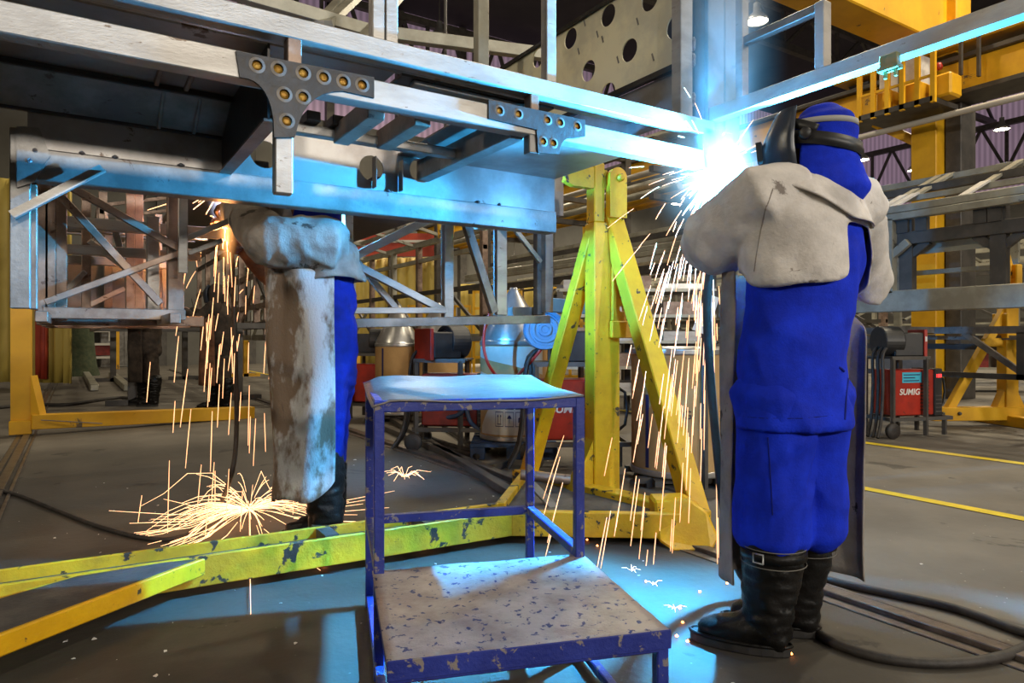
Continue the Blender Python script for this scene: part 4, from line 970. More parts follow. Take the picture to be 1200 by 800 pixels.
def far_frame(label, x0, x1, y0, y1, zb, zt, step, seed, mt='olive_steel', mt2='dark_steel', trestle='yellow_far'):
    r = random.Random(seed)
    t = thing('bus_frame', label, 'bus frame', ((x0 + x1) / 2, (y0 + y1) / 2, 0))
    for x in (x0, x1):
        for z, h in ((zb, .12), (zb + .35, .08), (zb + (zt - zb) * .48, .08), (zt - .3, .07), (zt, .1)):
            BX(t, 'rail', mt if r.random() < .65 else mt2, x - .04, x + .04, y0, y1, z, z + h)
        y = y0; k = 0
        while y < y1:
            BX(t, 'post', mt if k % 2 else 'steel_brown', x - .05, x + .05, y, y + .10, zb, zt)
            if k % 2 == 0: BAR(t, 'brace', mt2, (x, y, zb + .1), (x, y + step, zb + (zt - zb) * .48), .04, .06)
            if k % 3 == 1: BAR(t, 'brace', mt, (x, y + step, zb + .1), (x, y, zb + (zt - zb) * .48), .04, .06)
            y += step; k += 1
    y = y0
    while y < y1:
        BX(t, 'cross_member', mt2, x0, x1, y, y + .07, zb, zb + .08)
        xm = (x0 + x1) / 2
        BAR(t, 'roof_bow', mt, (x0, y, zt + .05), (xm, y, zt + .32), .06, .05); BAR(t, 'roof_bow', mt, (xm, y, zt + .32), (x1, y, zt + .05), .06, .05)
        y += step * 1.1
    for f in (.25, .5, .75): BX(t, 'roof_rail', mt, x0 + (x1 - x0) * f - .03, x0 + (x1 - x0) * f + .03, y0, y1, zt + .2 + .1 * (f == .5), zt + .26 + .1 * (f == .5))
    for x in (x0 + .4, x1 - .4):
        for yy in (y0 + .8, y1 - .8):
            BX(t, 'trestle_post', trestle, x - .06, x + .06, yy - .06, yy + .06, 0, zb)
            BX(t, 'trestle_foot', trestle, x - .35, x + .35, yy - .06, yy + .06, 0, .08)
    return t
far_frame('grey bus body frame in the middle distance seen through the right truss', 3.3, 5.6, 9.6, 19.5, .95, 2.75, 1.25, 3)
far_frame('brownish bus frame behind the left truss under the chassis', .3, 2.6, 10.9, 19, 1.15, 3.0, 1.3, 5, 'steel_brown', 'dark_steel', 'dark_steel')
far_frame('bus frame standing in the distance behind the yellow A-frame', 13.0, 15.5, 8.5, 21, 1.0, 2.9, 1.4, 8)
far_frame('farthest bus frame before the end wall', 17, 19.5, 3, 22, 1.0, 2.9, 1.6, 12)
# roof rail and bows of the body frame farther along the chassis, seen above its rails
p = at(230, -22, 4.3); q = at(432, 52, 5.0); zr = p.z
cp(MB().bar(p, (q.x, q.y, zr), .07, .09), 'roof_rail', 'olive_steel')
for (xa, ya), (xb, yb) in (((374, 28), (412, -14)), ((384, 28), (430, -14)), ((318, 8), (328, -14)), ((425, 46), (470, -6))):
    cp(MB().bar(at(xa, ya, 4.75), at(xb, yb, 5.6), .07, .05), 'roof_bow', 'olive_steel')
p = at(563, 76, 3.9); cp(MB().box((p.x - .03, p.y - .03, 1.62), (p.x + .04, p.y + .03, 3.6)), 'body_post', 'olive_steel')
cp(MB().bar((q.x, q.y, zr), (at(680, 60, 5.5).x, at(680, 60, 5.5).y, zr), .07, .09), 'roof_rail', 'olive_steel')

# ================================================================== yellow stands further off
def small_stand(name_label, loc, rz, flip=1):
    M0 = Matrix.Translation(loc) @ Matrix.Rotation(rz, 4, 'Z')
    t = thing('jig_stand', name_label, 'stand', loc)
    mt = 'yellow_far'
    def P(x, y, z): return M0 @ Vector((x, y, z))
    MB().box((-.075, -.075, .1), (.075, .075, 1.62), M=M0).build('post', mt, t, .006)
    MB().box((-.11, -.09, 1.50), (-.03, .09, 1.84), M=M0).build('head_plate', mt, t, .01); MB().box((.03, -.09, 1.50), (.11, .09, 1.84), M=M0).build('head_plate', mt, t, .01)
    MB().tube([P(-.14, 0, 1.74), P(.14, 0, 1.74)], .03, 10).build('pin', 'dark_steel', t)
    MB().bar(P(0, 0, 1.75), P(-.12 * flip, 0, 2.15), .06, .14).build('arm', mt, t, .006)
    MB().bar(P(-.02 * flip, 0, 1.35), P(-.72 * flip, 0, .18), .08, .09).build('leg', mt, t, .006)
    MB().bar(P(0, 0, .95), P(-.3 * flip, 0, .95), .06, .10).build('tie', mt, t, .006)
    MB().box((-.10, -.11, 1.0), (-.075, .11, 1.28), M=M0).build('lug', mt, t, .006)
    for s in (-1, 1):
        MB().poly([P(s * .07, -.05, .1), P(s * .22, -.05, .1), P(s * .07, -.05, .42)], M0.to_3x3() @ Vector((0, .10, 0))).build('foot_gusset', mt, t)
    MB().bar(P(-.95 * flip, 0, .14), P(2.2 * flip, 0, .14), .16, .15).build('base_beam', mt, t, .006)
    MB().bar(P(0, -.75, .06), P(0, .75, .06), .14, .12).build('base_arm', mt, t, .006)
    for x in (-.85, -.65): MB().lathe([(.02, 0), (.02, .02), (.01, .025)], 10, M=M0 @ frame_M((x * flip, -.081, .15), (1, 0, 0), (0, 0, 1))).build('bolt', 'dark_steel', t)
    return t
q = onZ(1188, 500, 0); small_stand('yellow turning stand at the right edge beyond the aisle', (q.x + .1, q.y + .1, 0), math.radians(-28))
q = onZ(24, 510, 0)
t = thing('jig_stand', 'dim yellow stand with a tall post at the far left under the chassis', 'stand', (q.x, q.y, 0))
for (xa, xb, ya) in ((13, 27, 355), (27, 37, 360)):
    BX(t, 'post', 'yellow_far', at(xa, 400, 7.0).x, at(xb, 400, 7.0).x, q.y - .06, q.y + .06, .06, 1.36)
MB().poly([at(36, 440, 7.0), at(48, 492, 7.0), at(36, 492, 7.0)], CF * .1).build('foot_gusset', 'yellow_far', t)
MB().bar(at(36, 494, 7.0), at(296, 483, 8.6), .14, .15).build('base_beam', 'yellow_far', t, .006)
MB().box((q.x - .09, q.y - .12, .02), (q.x + .1, q.y - .06, .16)).build('foot_block', 'yellow_far', t, .006)
MB().bar(at(48, 492, 6.98), at(120, 496, 7.3), .02, .008).build('edge_wear', 'steel_grey', t)

# ================================================================== overhead crane
g = thing('bridge_crane', 'big yellow bridge crane girder high at the upper right', 'crane', (6, 5.8, 5.6), )
BX(g, 'girder', 'yellow_far', -6, 12.3, 5.55, 6.15, 5.75, 6.9, .02)
BX(g, 'end_carriage', 'yellow_far', 11.7, 12.4, 3.6, 7.4, 5.62, 6.0, .02); BX(g, 'end_plate', 'yellow_far', 11.9, 12.38, 5.4, 6.3, 5.6, 7.0, .02)
for y in (3.9, 7.1): MB().lathe([(.02, -.06), (.2, -.06), (.2, .06), (.02, .06)], 18, M=frame_M((12.05, y, 5.70), (0, 1, 0), (0, 0, 1))).build('wheel', 'dark_steel', g)
for k in range(2): BX(g, 'festoon_hook', 'dark_steel', 11.6, 11.66, 5.2 - k * .25, 5.24 - k * .25, 5.1 - .1 * (k % 2), 5.7)
BX(g, 'walkway_rail', 'dark_steel', -6, 12.2, 6.3, 6.34, 7.5, 7.55)
g = thing('crane_runway', 'long yellow crane runway beam on a column at the right', 'crane runway', (12, 6, 0))
BX(g, 'beam', 'yellow_far', 11.9, 12.3, -10, 26, 4.92, 5.42, .01); BX(g, 'beam_flange', 'dark_steel', 11.75, 12.45, -10, 26, 4.84, 4.92, .01)
BX(g, 'beam_flange', 'dark_steel', 11.8, 12.4, -10, 26, 5.42, 5.50, .01)
q = onX(1097, 180, 12.1); BX(g, 'column', 'yellow_far', 11.85, 12.35, q.y - .12, q.y + .28, 0, 4.84, .01)
q2 = onX(1124, 180, 12.3); BX(g, 'column', 'dark_steel', 12.1, 12.6, q2.y - .12, q2.y + .12, 0, 4.84, .01)
for y in (q.y + 9, q.y - 9): BX(g, 'column', 'yellow_far', 11.85, 12.35, y - .15, y + .15, 0, 4.84, .01)
BAR(g, 'bracket', 'yellow_far', (12.1, q.y + .1, 4.2), (12.1, q.y + 1.0, 4.84), .2, .15)
MB().tube([onX(1000, 163, 11.5), onX(1205, 111, 11.5)], .05, 8).build('conduit', 'rod_white', g)
g = thing('crane_cabin', 'white control box with yellow railed walkway hanging beside the crane runway', 'crane cabin', (11.3, 7, 4.6))
ya, yb = onX(1108, 100, 11.4).y, onX(1022, 100, 11.4).y
BX(g, 'walkway', 'dark_steel', 11.0, 11.8, ya, yb, 4.62, 4.70)
c0, c1 = onX(1083, 80, 11.5).y, onX(1034, 80, 11.5).y
BX(g, 'cabinet', 'white', 11.4, 11.74, c0, c1, 5.02, 5.55, .01)
BX(g, 'cabinet_seam', 'dark_steel', 11.395, 11.4, (c0 + c1) / 2, (c0 + c1) / 2 + .02, 5.02, 5.55)
for k in range(6):
    y = ya + (yb - ya) * k / 5; BX(g, 'rail_post', 'yellow_far', 11.0, 11.06, y - .035, y + .035, 4.6, 5.45)
for z in (5.0, 5.42): BX(g, 'handrail', 'yellow_far', 11.01, 11.04, ya, yb, z, z + .04)
for k in range(3):
    y = yb - .3 - k * .45; BX(g, 'hoist_motor', 'yellow_far', 11.15, 11.5, y - .16, y + .1, 4.7, 5.05, .03)
MB().lathe([(.001, 0), (.05, .01), (.06, .06), (.04, .11), (.001, .12)], 12, M=Matrix.Translation((11.4, ya + .1, 5.2))).build('beacon', 'red', g)

# ================================================================== welding machines
def cart(label, loc, rz, feeder=0.0, cover='black', sticker=False, cover_face='side', spool=True, text=True, dirt='red', cz=.15):
    M0 = Matrix.Translation(loc) @ Matrix.Rotation(rz, 4, 'Z')
    t = thing('welding_machine', label, 'welding machine', loc, 'red welding power sources')
    def bx(par, nm, mt, lo, hi, bev=.004, MM=M0): return MB().box(lo, hi, M=MM).build(nm, mt, par, bev)
    body = bx(t, 'side_panel', dirt, (-.30, -.14, .22), (.20, .14, .68), .01)
    for k in range(9): bx(body, 'vent_slot', 'black', (.03, -.1425, .27 + k * .035), (.14, -.1395, .280 + k * .035), 0)
    fp = bx(t, 'front_panel', 'black', (.20, -.15, .21), (.30, .15, .69), .008)
    # red numerals behind the glass, on the front half of the side and the front
    for M1 in (M0 @ frame_M((.305, .02, .60), (0, 1, 0), (0, 0, 1)), M0 @ frame_M((.25, -.152, .60), (1, 0, 0), (0, 0, 1))):
        MB().add(*text_mesh('188', .05, .0008, M1)).build('display', 'digits', fp)
    for k in range(5): bx(fp, 'vent_slot', 'grime', (.215, -.1525, .25 + k * .04), (.285, -.1495, .26 + k * .04), 0)
    for k in range(3): MB().lathe([(.016, 0), (.016, .014), (.01, .018)], 12, M=M0 @ frame_M((.302, -.07 + k * .07, .5), (0, 1, 0), (0, 0, 1))).build('knob', 'black', fp)
    MB().tube([M0 @ Vector(p) for p in ((.30, -.1, .62), (.36, -.1, .58), (.38, -.1, .45), (.36, -.1, .33), (.31, -.1, .29))], .012, 8).build('handle', 'black', fp)
    if text:
        M1 = M0 @ frame_M((-.10, -.1415, .43), (1, 0, 0), (0, 0, 1))
        MB().add(*text_mesh('SUMIG', .085, .0008, M1, shear=.15, bold=.002)).build('lettering', 'paper', body)
        MB().poly([M0 @ Vector(p) for p in ((.065, -.142, .43), (.085, -.142, .43), (.10, -.142, .495), (.125, -.142, .50), (.12, -.142, .515), (.085, -.142, .508))], M0.to_3x3() @ Vector((0, -.001, 0))).build('emblem', 'paper', body)
        MB().poly([M0 @ Vector(p) for p in ((.095, -.142, .42), (.11, -.142, .42), (.118, -.142, .465), (.13, -.142, .48), (.108, -.142, .475))], M0.to_3x3() @ Vector((0, -.001, 0))).build('emblem', 'paper', body)
    if sticker:
        s = bx(body, 'sticker', 'sticker', (-.19, -.143, .55), (.05, -.141, .655), 0)
        for k, ww in enumerate((.19, .14, .20)): bx(s, 'printed_line', 'ink', (-.175, -.1438, .565 + k * .03), (-.175 + ww, -.143, .575 + k * .03), 0)
    # tubular trolley
    fr = []
    for x in (-.34, .06):
        fr.append(((x, -.18, 0.02), (x, -.18, .80)))
    mb = MB()
    for p, q in fr + [((-.34, .18, .02), (-.34, .18, .80)), ((.06, .18, .02), (.06, .18, .80)), ((-.36, -.18, .19), (.38, -.18, .19)), ((-.36, .18, .19), (.38, .18, .19)), ((.38, -.18, .19), (.38, .18, .19)), ((-.36, -.18, .19), (-.36, .18, .19)), ((-.36, -.18, .80), (.1, -.18, .80)), ((-.36, .18, .80), (.1, .18, .80)), ((.30, -.17, .02), (.30, -.17, .19)), ((.30, .17, .02), (.30, .17, .19))]:
        mb.bar(M0 @ Vector(p), M0 @ Vector(q), .035, .035)
    mb.build('trolley_frame', 'dark_steel', t)
    bx(t, 'shelf', 'dark_steel', (-.36, -.18, .80), (.12, .18, .815), 0)
    for y in (-.2, .2): MB().lathe([(.02, -.02), (.075, -.02), (.08, -.01), (.08, .01), (.075, .02), (.02, .02)], 18, M=M0 @ frame_M((-.36, y, .08), (1, 0, 0), (0, 0, 1))).build('wheel', 'rubber', t)
    MF = M0 @ Matrix.Translation((-.12, 0, .815)) @ Matrix.Rotation(feeder, 4, 'Z')
    if spool:
        f = bx(t, 'wire_feeder', 'black', (-.10, -.13, 0), (.20, .13, .24), .012, MF)
        bx(f, 'feeder_panel', 'red', (.20, -.135, -.01), (.235, .135, .27), .004, MF)
        bx(f, 'feeder_mark', 'paper', (.21, -.1365, .15), (.23, -.135, .20), 0, MF)
        MC = MF @ frame_M((-.10, 0, .15), (0, 1, 0), (0, 0, 1)) if cover_face == 'side' else MF @ frame_M((-.15, -.10, cz), (1, 0, 0), (0, 0, 1))
        z0 = -.20 if cover_face == 'side' else .0
        prof = [(.001, -.10), (.15, -.10), (.155, -.09), (.155, .09), (.15, .10), (.125, .10), (.12, .092), (.105, .092), (.10, .102), (.08, .102), (.075, .094), (.055, .094), (.05, .104), (.03, .104), (.025, .098), (.001, .098)]
        MB().lathe(prof, 32, M=MC, caps=False, smooth=False).build('spool_cover', cover, t)
    # cable bundle from the feeder down the back
    for dy in (-.06, .0, .07):
        MB().tube([M0 @ Vector(p) for p in spline3([(-.2, dy, .95), (-.38, dy - .04, .85), (-.42, dy - .08, .55), (-.46, dy - .1, .2), (-.55, dy - .15, .02)], 16)], .016, 7).build('cable', 'rubber', t)
    return t
def spline3(pts, n):
    out = []
    for i in range(n + 1):
        s = i / n * (len(pts) - 1); k_ = min(int(s), len(pts) - 2); f = s - k_
        p0, a, b, c = [Vector(pts[max(0, min(len(pts) - 1, k_ + o))]) for o in (-1, 0, 1, 2)]
        out.append(.5 * (2 * a + (b - p0) * f + (2 * p0 - 5 * a + 4 * b - c) * f * f + (3 * a - p0 - 3 * b + c) * f ** 3))
    return out
RZ = math.radians(-32.5)
q = onZ(1068, 512, 0); cart('red welding machine with a blue sticker on a trolley beyond the aisle at the right', (q.x + .1, q.y + .1, 0), RZ + .25, sticker=True, feeder=-.2)
q = onZ(676, 545, 0); cart('red welding machine with a spool cover tinted arc-light blue behind the yellow A-frame', (q.x, q.y, 0), RZ + .05, feeder=.0, cover='cover_blue', cover_face='front', cz=.25)
q = onZ(536, 525, 0); cart('welding machine with red glowing numerals between the cardboard drums', (q.x, q.y, 0), RZ - .1, feeder=-2.35, text=False, dirt='red_dull')
q = onZ(424, 490, 0); cart('dark red welding machine left of the twin cardboard drums', (q.x, q.y, 0), RZ + 2.9, feeder=.3, text=False)
q = onZ(880, 556, 0); cart('red welding machine close behind the apron of the right welder', (q.x, q.y, 0), RZ + .2, spool=False, text=False)
# ================================================================== cardboard wire drums
def drum(label, loc, r, h, cone, wave=False, strip_an=(), base=0, icons=False, sign=None):
    t = thing('wire_drum', label, 'drum', loc, 'cardboard welding wire drums')
    M0 = Matrix.Translation(loc)
    b = MB().lathe([(r, base + .03), (r, base + h - .03)], 40, M=M0).build('barrel', 'cardboard', t)
    for z in (base, base + h - .045): MB().lathe([(r - .01, z), (r + .006, z + .003), (r + .009, z + .015), (r + .005, z + .025), (r + .009, z + .035), (r + .003, z + .045), (r - .01, z + .045)], 40, M=M0).build('rim', 'galv', t)
    if cone: MB().lathe([(r - .005, base + h), (r * .98, base + h + .02), (r * .45, base + h + .30), (.05, base + h + .42), (.03, base + h + .46), (.001, base + h + .46)], 40, M=M0).build('cone_lid', 'galv', t)
    else: MB().lathe([(r - .005, base + h - .005), (r * .9, base + h + .01), (.001, base + h + .012)], 40, M=M0).build('lid', 'galv', t)
    toeye = math.atan2(-loc[1], -loc[0])
    def cyl(a0, a1, zf0, zf1, nm, mt, n=24, off=.0025):
        vs = []
        for i in range(n + 1):
            u = i / n; an = toeye + a0 + (a1 - a0) * u
            for z in (zf0(u), zf1(u)): vs.append(Vector(loc) + Vector((math.cos(an) * (r + off), math.sin(an) * (r + off), base + z)))
        return MB().add(vs, [(2 * i, 2 * i + 1, 2 * i + 3, 2 * i + 2) for i in range(n)], True).build(nm, mt, b)
    for a0, z0, z1 in strip_an: cyl(a0, a0 + .09, lambda u: z0, lambda u: z1, 'printed_strip', 'ink', 4)
    if wave:
        cyl(-1.5, 1.0, lambda u: h * .55 + .06 * math.sin(u * 3), lambda u: h - .05, 'white_print', 'cardboard_white', off=.001)
        cyl(-1.5, 1.0, lambda u: h * .70 - .12 * u, lambda u: h * .84 - .16 * u + .02 * math.sin(u * 3), 'brown_wave', 'cardboard', off=.003)
        cyl(-1.2, .75, lambda u: .06, lambda u: .12 + .32 * math.sin(min(1, u * 1.6) * PI / 2), 'white_print', 'cardboard_white', off=.001)
    if icons:
        for i in range(3):
            for j in range(2):
                a0 = -.55 + i * .30; z0 = .13 + j * .145; a1 = a0 + .25; z1 = z0 + .125
                for e in ((a0, a1, z0, z0 + .006), (a0, a1, z1 - .006, z1), (a0, a0 + .012, z0, z1), (a1 - .012, a1, z0, z1)):
                    cyl(e[0], e[1], lambda u: e[2], lambda u: e[3], 'symbol_frame', 'ink', 3, .004)
                am = (a0 + a1) / 2; zm = (z0 + z1) / 2; kind = i + 3 * j
                if kind == 1 :  # umbrella
                    cyl(am - .07, am + .07, lambda u: zm + .005, lambda u: zm + .005 + .03 * math.sin(u * PI), 'symbol', 'ink', 8, .004); cyl(am - .006, am + .006, lambda u: zm - .035, lambda u: zm + .01, 'symbol', 'ink', 2, .004)
                elif kind in (0,):
                    for d in (-.05, .04): cyl(am + d, am + d + .015, lambda u: zm - .035, lambda u: zm + .02, 'symbol', 'ink', 2, .004); cyl(am + d - .015, am + d + .03, lambda u: zm + .02, lambda u: zm + .02 + .02 * math.sin(u * PI), 'symbol', 'ink', 4, .004)
                    cyl(am - .07, am + .07, lambda u: zm - .045, lambda u: zm - .038, 'symbol', 'ink', 3, .004)
                elif kind == 4:
                    cyl(am - .07, am + .07, lambda u: zm - .035, lambda u: zm - .025, 'symbol', 'ink', 3, .004); cyl(am - .05, am + .05, lambda u: zm - .02, lambda u: zm - .02 + .045 * math.sin(u * PI), 'symbol', 'ink', 6, .004)
                elif kind == 3:
                    for d in (-.035, -.005, .025): cyl(am - .03, am + .03, lambda u: zm + d, lambda u: zm + d + .02, 'symbol', 'ink', 3, .004)
                else:
                    cyl(am - .045, am + .045, lambda u: zm - .03 + .02 * u, lambda u: zm + .01 + .02 * u, 'symbol', 'ink', 3, .004)
    if sign:
        a0, z0, sx, sz = sign
        cyl(a0, a0 + sx, lambda u: z0, lambda u: z0 + sz, 'sign', 'ink', 6, .004)
        an = toeye + a0 + sx / 2; nv = Vector((math.cos(an), math.sin(an), 0)); tx = UP.cross(nv)
        M1 = frame_M(Vector(loc) + nv * (r + .008) + UP * (base + z0 + sz * .28), tx, UP)
        MB().add(*text_mesh('GD', sz * .55, .001, M1)).build('sign_letters', 'cardboard_white', b)
    return t
q = onZ(466, 492, 0); drum('tall cardboard drum with a dark square sign, left of the twin drums', (q.x, q.y, 0), .27, .86, True, strip_an=((-.75, .1, .8),), sign=(.25, .33, .35, .10), base=.08)
q = onZ(513, 494, 0); drum('tall cardboard drum with a steel cone lid, right of the twin drums', (q.x, q.y, 0), .28, .88, True, strip_an=((-.95, .0, .7),), base=.08)
q = onZ(602, 530, 0); d3 = Vector((q.x, q.y, 0)); drum('white printed cardboard drum on an arc-blue-tinted pallet behind the stool', (d3.x, d3.y, 0), .29, .85, True, wave=True, icons=True, strip_an=((.42, .35, .62),), base=.13)
q = onZ(795, 563, 0); d4 = Vector((q.x, q.y, 0)); drum('large cardboard drum behind the shower of sparks', (d4.x, d4.y, 0), .325, .86, False, strip_an=((-.72, .06, .55),), sign=None, base=.07)
an = math.atan2(-d4.y, -d4.x) + .18
mk = MB(); tx = UP.cross(Vector((math.cos(an), math.sin(an), 0)))
for px, py, s in ((803, 484, .07),):
    c = d4 + Vector((math.cos(an), math.sin(an), 0)) * .33 + UP * .47
    mk.add(*text_mesh('G', .08, .001, frame_M(c, tx, UP)))
dr4 = [o for o in bpy.data.objects if o.name.startswith('wire_drum') and o.get('label', '').startswith('large cardboard')][0]
mk.build('printed_letter', 'ink_black', dr4)
for nm, c, r in (('wooden pallet tinted arc-light blue under the white printed drum', d3, .36),):
    t = thing('pallet', nm, 'pallet', (c.x, c.y, 0))
    Mp = Matrix.Translation(c) @ Matrix.Rotation(RZ, 4, 'Z')
    for k in range(5): MB().box((-r, -r + k * .16, .10), (r, -r + k * .16 + .12, .128), M=Mp).build('board', 'pallet', t, .004)
    for x in (-r, -.06, r - .12):
        for y in (-r, -.05, r - .11): MB().box((x, y, 0), (x + .12, y + .11, .10), M=Mp).build('block', 'pallet', t, .004)
for c, r, lab in ((d4, .34, 'low steel stand under the large drum behind the sparks'), (onZ(466, 492, 0), .28, 'low steel stand under the drum with the square sign'), (onZ(513, 494, 0), .28, 'low steel stand under the right twin drum')):
    t = thing('drum_stand', lab, 'stand', (c.x, c.y, 0)); zt = .068 if r > .3 else .078
    Mp = Matrix.Translation((c.x, c.y, 0)) @ Matrix.Rotation(RZ, 4, 'Z')
    for s in (-1, 1):
        MB().box((-r, s * r * .6 - .03, zt - .04), (r, s * r * .6 + .03, zt), M=Mp).build('rail', 'dark_steel', t)
        MB().box((s * r * .6 - .03, -r, zt - .04), (s * r * .6 + .03, r, zt), M=Mp).build('rail', 'dark_steel', t)
        for s2_ in (-1, 1): MB().box((s * r * .7 - .03, s2_ * r * .6 - .03, 0), (s * r * .7 + .03, s2_ * r * .6 + .03, zt - .04), M=Mp).build('foot', 'dark_steel', t)

# ================================================================== hoses and cables
def hose(label, pts, r, mt, nm='cable', cat='cable', n=40):
    o = MB().tube(spline3(pts, n), r, 8).build(nm, mt, None, origin=Vector(pts[0])); return tag(o, label, cat)
hose('orange hose looping in front of the white printed drum', [at(575, 362, 5.3), at(568, 385, 5.3), at(567, 408, 5.3), at(573, 428, 5.3), at(584, 441, 5.4), at(600, 444, 5.5), at(618, 428, 5.3), at(635, 408, 5.2), at(640, 398, 5.4)], .012, 'hose_red', 'hose', 'hose')
hose('thick black cable looping over the floor at the lower right', [W(.80, 2.70, 1.36), W(.765, 2.68, 1.1), W(.80, 2.66, .55), W(.84, 2.62, .2), W(.92, 2.60, .05), W(1.07, 2.42, .018)] + [Vector((p.x, p.y, .017)) for p in (onZ(945, 728, .017), onZ(975, 752, .017), onZ(1030, 770, .017), onZ(1100, 777, .017), onZ(1165, 771, .017), onZ(1210, 755, .017), onZ(1235, 745, .017), onZ(1200, 741, .017), onZ(1120, 713, .017), onZ(1040, 695, .017), onZ(985, 683, .017), onZ(940, 670, .017))], .0165, 'rubber', n=90)
hose('black torch cable hanging behind the sparks to the floor in the middle', [at(270, 262, 3.40), at(273, 330, 3.42), at(276, 420, 3.45), at(277, 510, 3.55), at(270, 560, 3.5)] + [Vector((p.x, p.y, .013)) for p in (onZ(252, 600, .013), onZ(228, 622, .013), onZ(185, 632, .013), onZ(120, 618, .013), onZ(60, 595, .013), onZ(15, 578, .013), onZ(-30, 570, .013))], .012, 'rubber', n=70)
hose('thin dark cable across the floor by the far left stand', [Vector((p.x, p.y, .02)) for p in (onZ(-5, 478, .02), onZ(40, 474, .02), onZ(80, 474, .02), onZ(140, 466, .02), onZ(165, 470, .02))], .03, 'rubber')
hose('dark cables coiled on the floor under the welding machine behind the stool', [Vector((p.x, p.y, .03)) for p in (onZ(520, 500, .03), onZ(545, 515, .03), onZ(560, 528, .03), onZ(530, 522, .03), onZ(500, 512, .03), onZ(505, 520, .03), onZ(560, 535, .03))], .022, 'rubber')
hose('dark blue hose drooping under the welding machine beside the white drum', [at(512, 470, 6.2), at(522, 488, 6.1), at(540, 484, 6.0), at(545, 470, 6.0), at(552, 495, 6.0), at(575, 507, 6.0), at(590, 480, 6.0), at(592, 460, 6.2)], .02, 'pallet', 'hose', 'hose')
for (xa, ya, ta), (xb, yb, tb_), lab in (((455, 488, 5.9), (600, 578, 4.6), 'long dark steel bar lying along the rail behind the stool'), ((430, 492, 6.2), (610, 566, 4.9), 'second long steel bar lying beside the rail behind the stool'), ((575, 548, 5.0), (596, 541, 5.1), 'short bright bar on the floor behind the stool')):
    p = onZ(xa, ya, .03); q = onZ(xb, yb, .03); o = MB().bar(p, q, .07, .05).build('steel_bar', 'dark_steel', None, .004, origin=p); tag(o, lab, 'steel bar')

# ================================================================== curtains, racks and other things far back
def booth(label, pts, z0, z1, mt, group=None, folds=14):
    vs = []; n = len(pts) * folds; P = spline3([Vector((p[0], p[1], 0)) for p in pts], n)
    for i, p in enumerate(P):
        o = math.sin(i * 1.9) * .07
        for k in range(7): vs.append((p.x + o * .5, p.y + o, z0 + (z1 - z0) * k / 6))
    me = MB().add(vs, [(i * 7 + k, i * 7 + k + 1, (i + 1) * 7 + k + 1, (i + 1) * 7 + k) for i in range(n) for k in range(6)], True)
    o = me.build('welding_curtain', mt, None, origin=Vector((pts[0][0], pts[0][1], 0)), solid=.02); return tag(o, label, 'curtain')
a, b = onZ(-60, 436, .3), onZ(84, 438, .3)
booth('yellow welding curtain at the far left behind the stand', [(a.x, a.y), ((a.x + b.x) / 2, (a.y + b.y) / 2), (b.x, b.y)], .12, 4.2, 'curtain')
a, b = onZ(35, 436, .3), onZ(56, 437, .3)
booth('red strip of curtain in front of the yellow one at the far left', [(a.x, a.y - .4), (b.x, b.y - .4)], .2, 3.5, 'curtain_red', folds=6)
t = thing('floor_pad', 'long low pad with a pinkish top and green skirt under the yellow curtain', 'pad', onZ(60, 440, 0))
a, b = onZ(20, 441, 0), onZ(90, 441, 0)
MB().box((a.x, a.y - .7, .0), (b.x, a.y + .6, .22)).build('skirt', 'green_cloth', t, .03); MB().box((a.x, a.y - .65, .22), (b.x, a.y + .6, .30)).build('top', 'suede', t, .02)
q = onZ(92, 440, 0); o = MB().lathe([(.5, 0), (.42, .3), (.36, .9), (.34, 1.6), (.36, 2.1), (.2, 2.2)], 14, M=Matrix.Translation((q.x, q.y, 0))).build('rolled_cover', 'green_cloth', None, origin=q); tag(o, 'dark green rolled cover standing at the end of the yellow curtain', 'rolled cover')
q = onZ(116, 433, 0)
t = thing('yellow_rack', 'yellow ladder-like rack on the floor far behind the left truss', 'rack', (q.x, q.y, 0))
for s in (-.5, .5):
    for d in (0, .9): BX(t, 'upright', 'yellow_far', q.x + s * 1.0 - .06, q.x + s * 1.0 + .06, q.y + d - .05, q.y + d + .05, 0, 2.6)
for k in range(5):
    BX(t, 'rung', 'rod_white', q.x - .5, q.x + .5, q.y - .04, q.y + .04, .35 + k * .42, .42 + k * .42)
for k in range(3): BX(t, 'shelf_load', 'red_dull' if k % 2 == 0 else 'dark_steel', q.x - .4, q.x + .4, q.y + .1, q.y + .8, .45 + k * .84, .8 + k * .84)
for (xa, ya), (xb, yb), lab in (((101, 438), (111, 454), 'left steel tube lying on the floor by the yellow rack'), ((131, 438), (150, 454), 'right steel tube lying on the floor by the yellow rack')):
    p, q2 = onZ(xa, ya, .07), onZ(xb, yb, .07); tag(MB().bar(p, q2, .14, .12).build('steel_tube', 'olive_steel', None, .01, origin=p), lab, 'steel tube')
q = onZ(145, 430, 0); t = thing('tool_cabinet', 'grey tool cabinet with a white notice behind the dark worker', 'cabinet', (q.x, q.y, 0))
BX(t, 'body', 'steel_grey', q.x - .7, q.x + .7, q.y, q.y + .7, 0, 1.7, .02); BX(t, 'door', 'steel_grey', q.x - .66, q.x - .02, q.y - .02, q.y, .1, 1.65, .004); BX(t, 'door', 'steel_grey', q.x + .02, q.x + .66, q.y - .02, q.y, .1, 1.65, .004); BX(t, 'notice', 'paper', q.x - .45, q.x - .2, q.y - .03, q.y - .02, .9, 1.25)
t = thing('pipe_rack', 'overhead rack of grey pipes and two yellow ones behind the head of the yellow A-frame', 'pipe rack', (9.5, 16, 0))
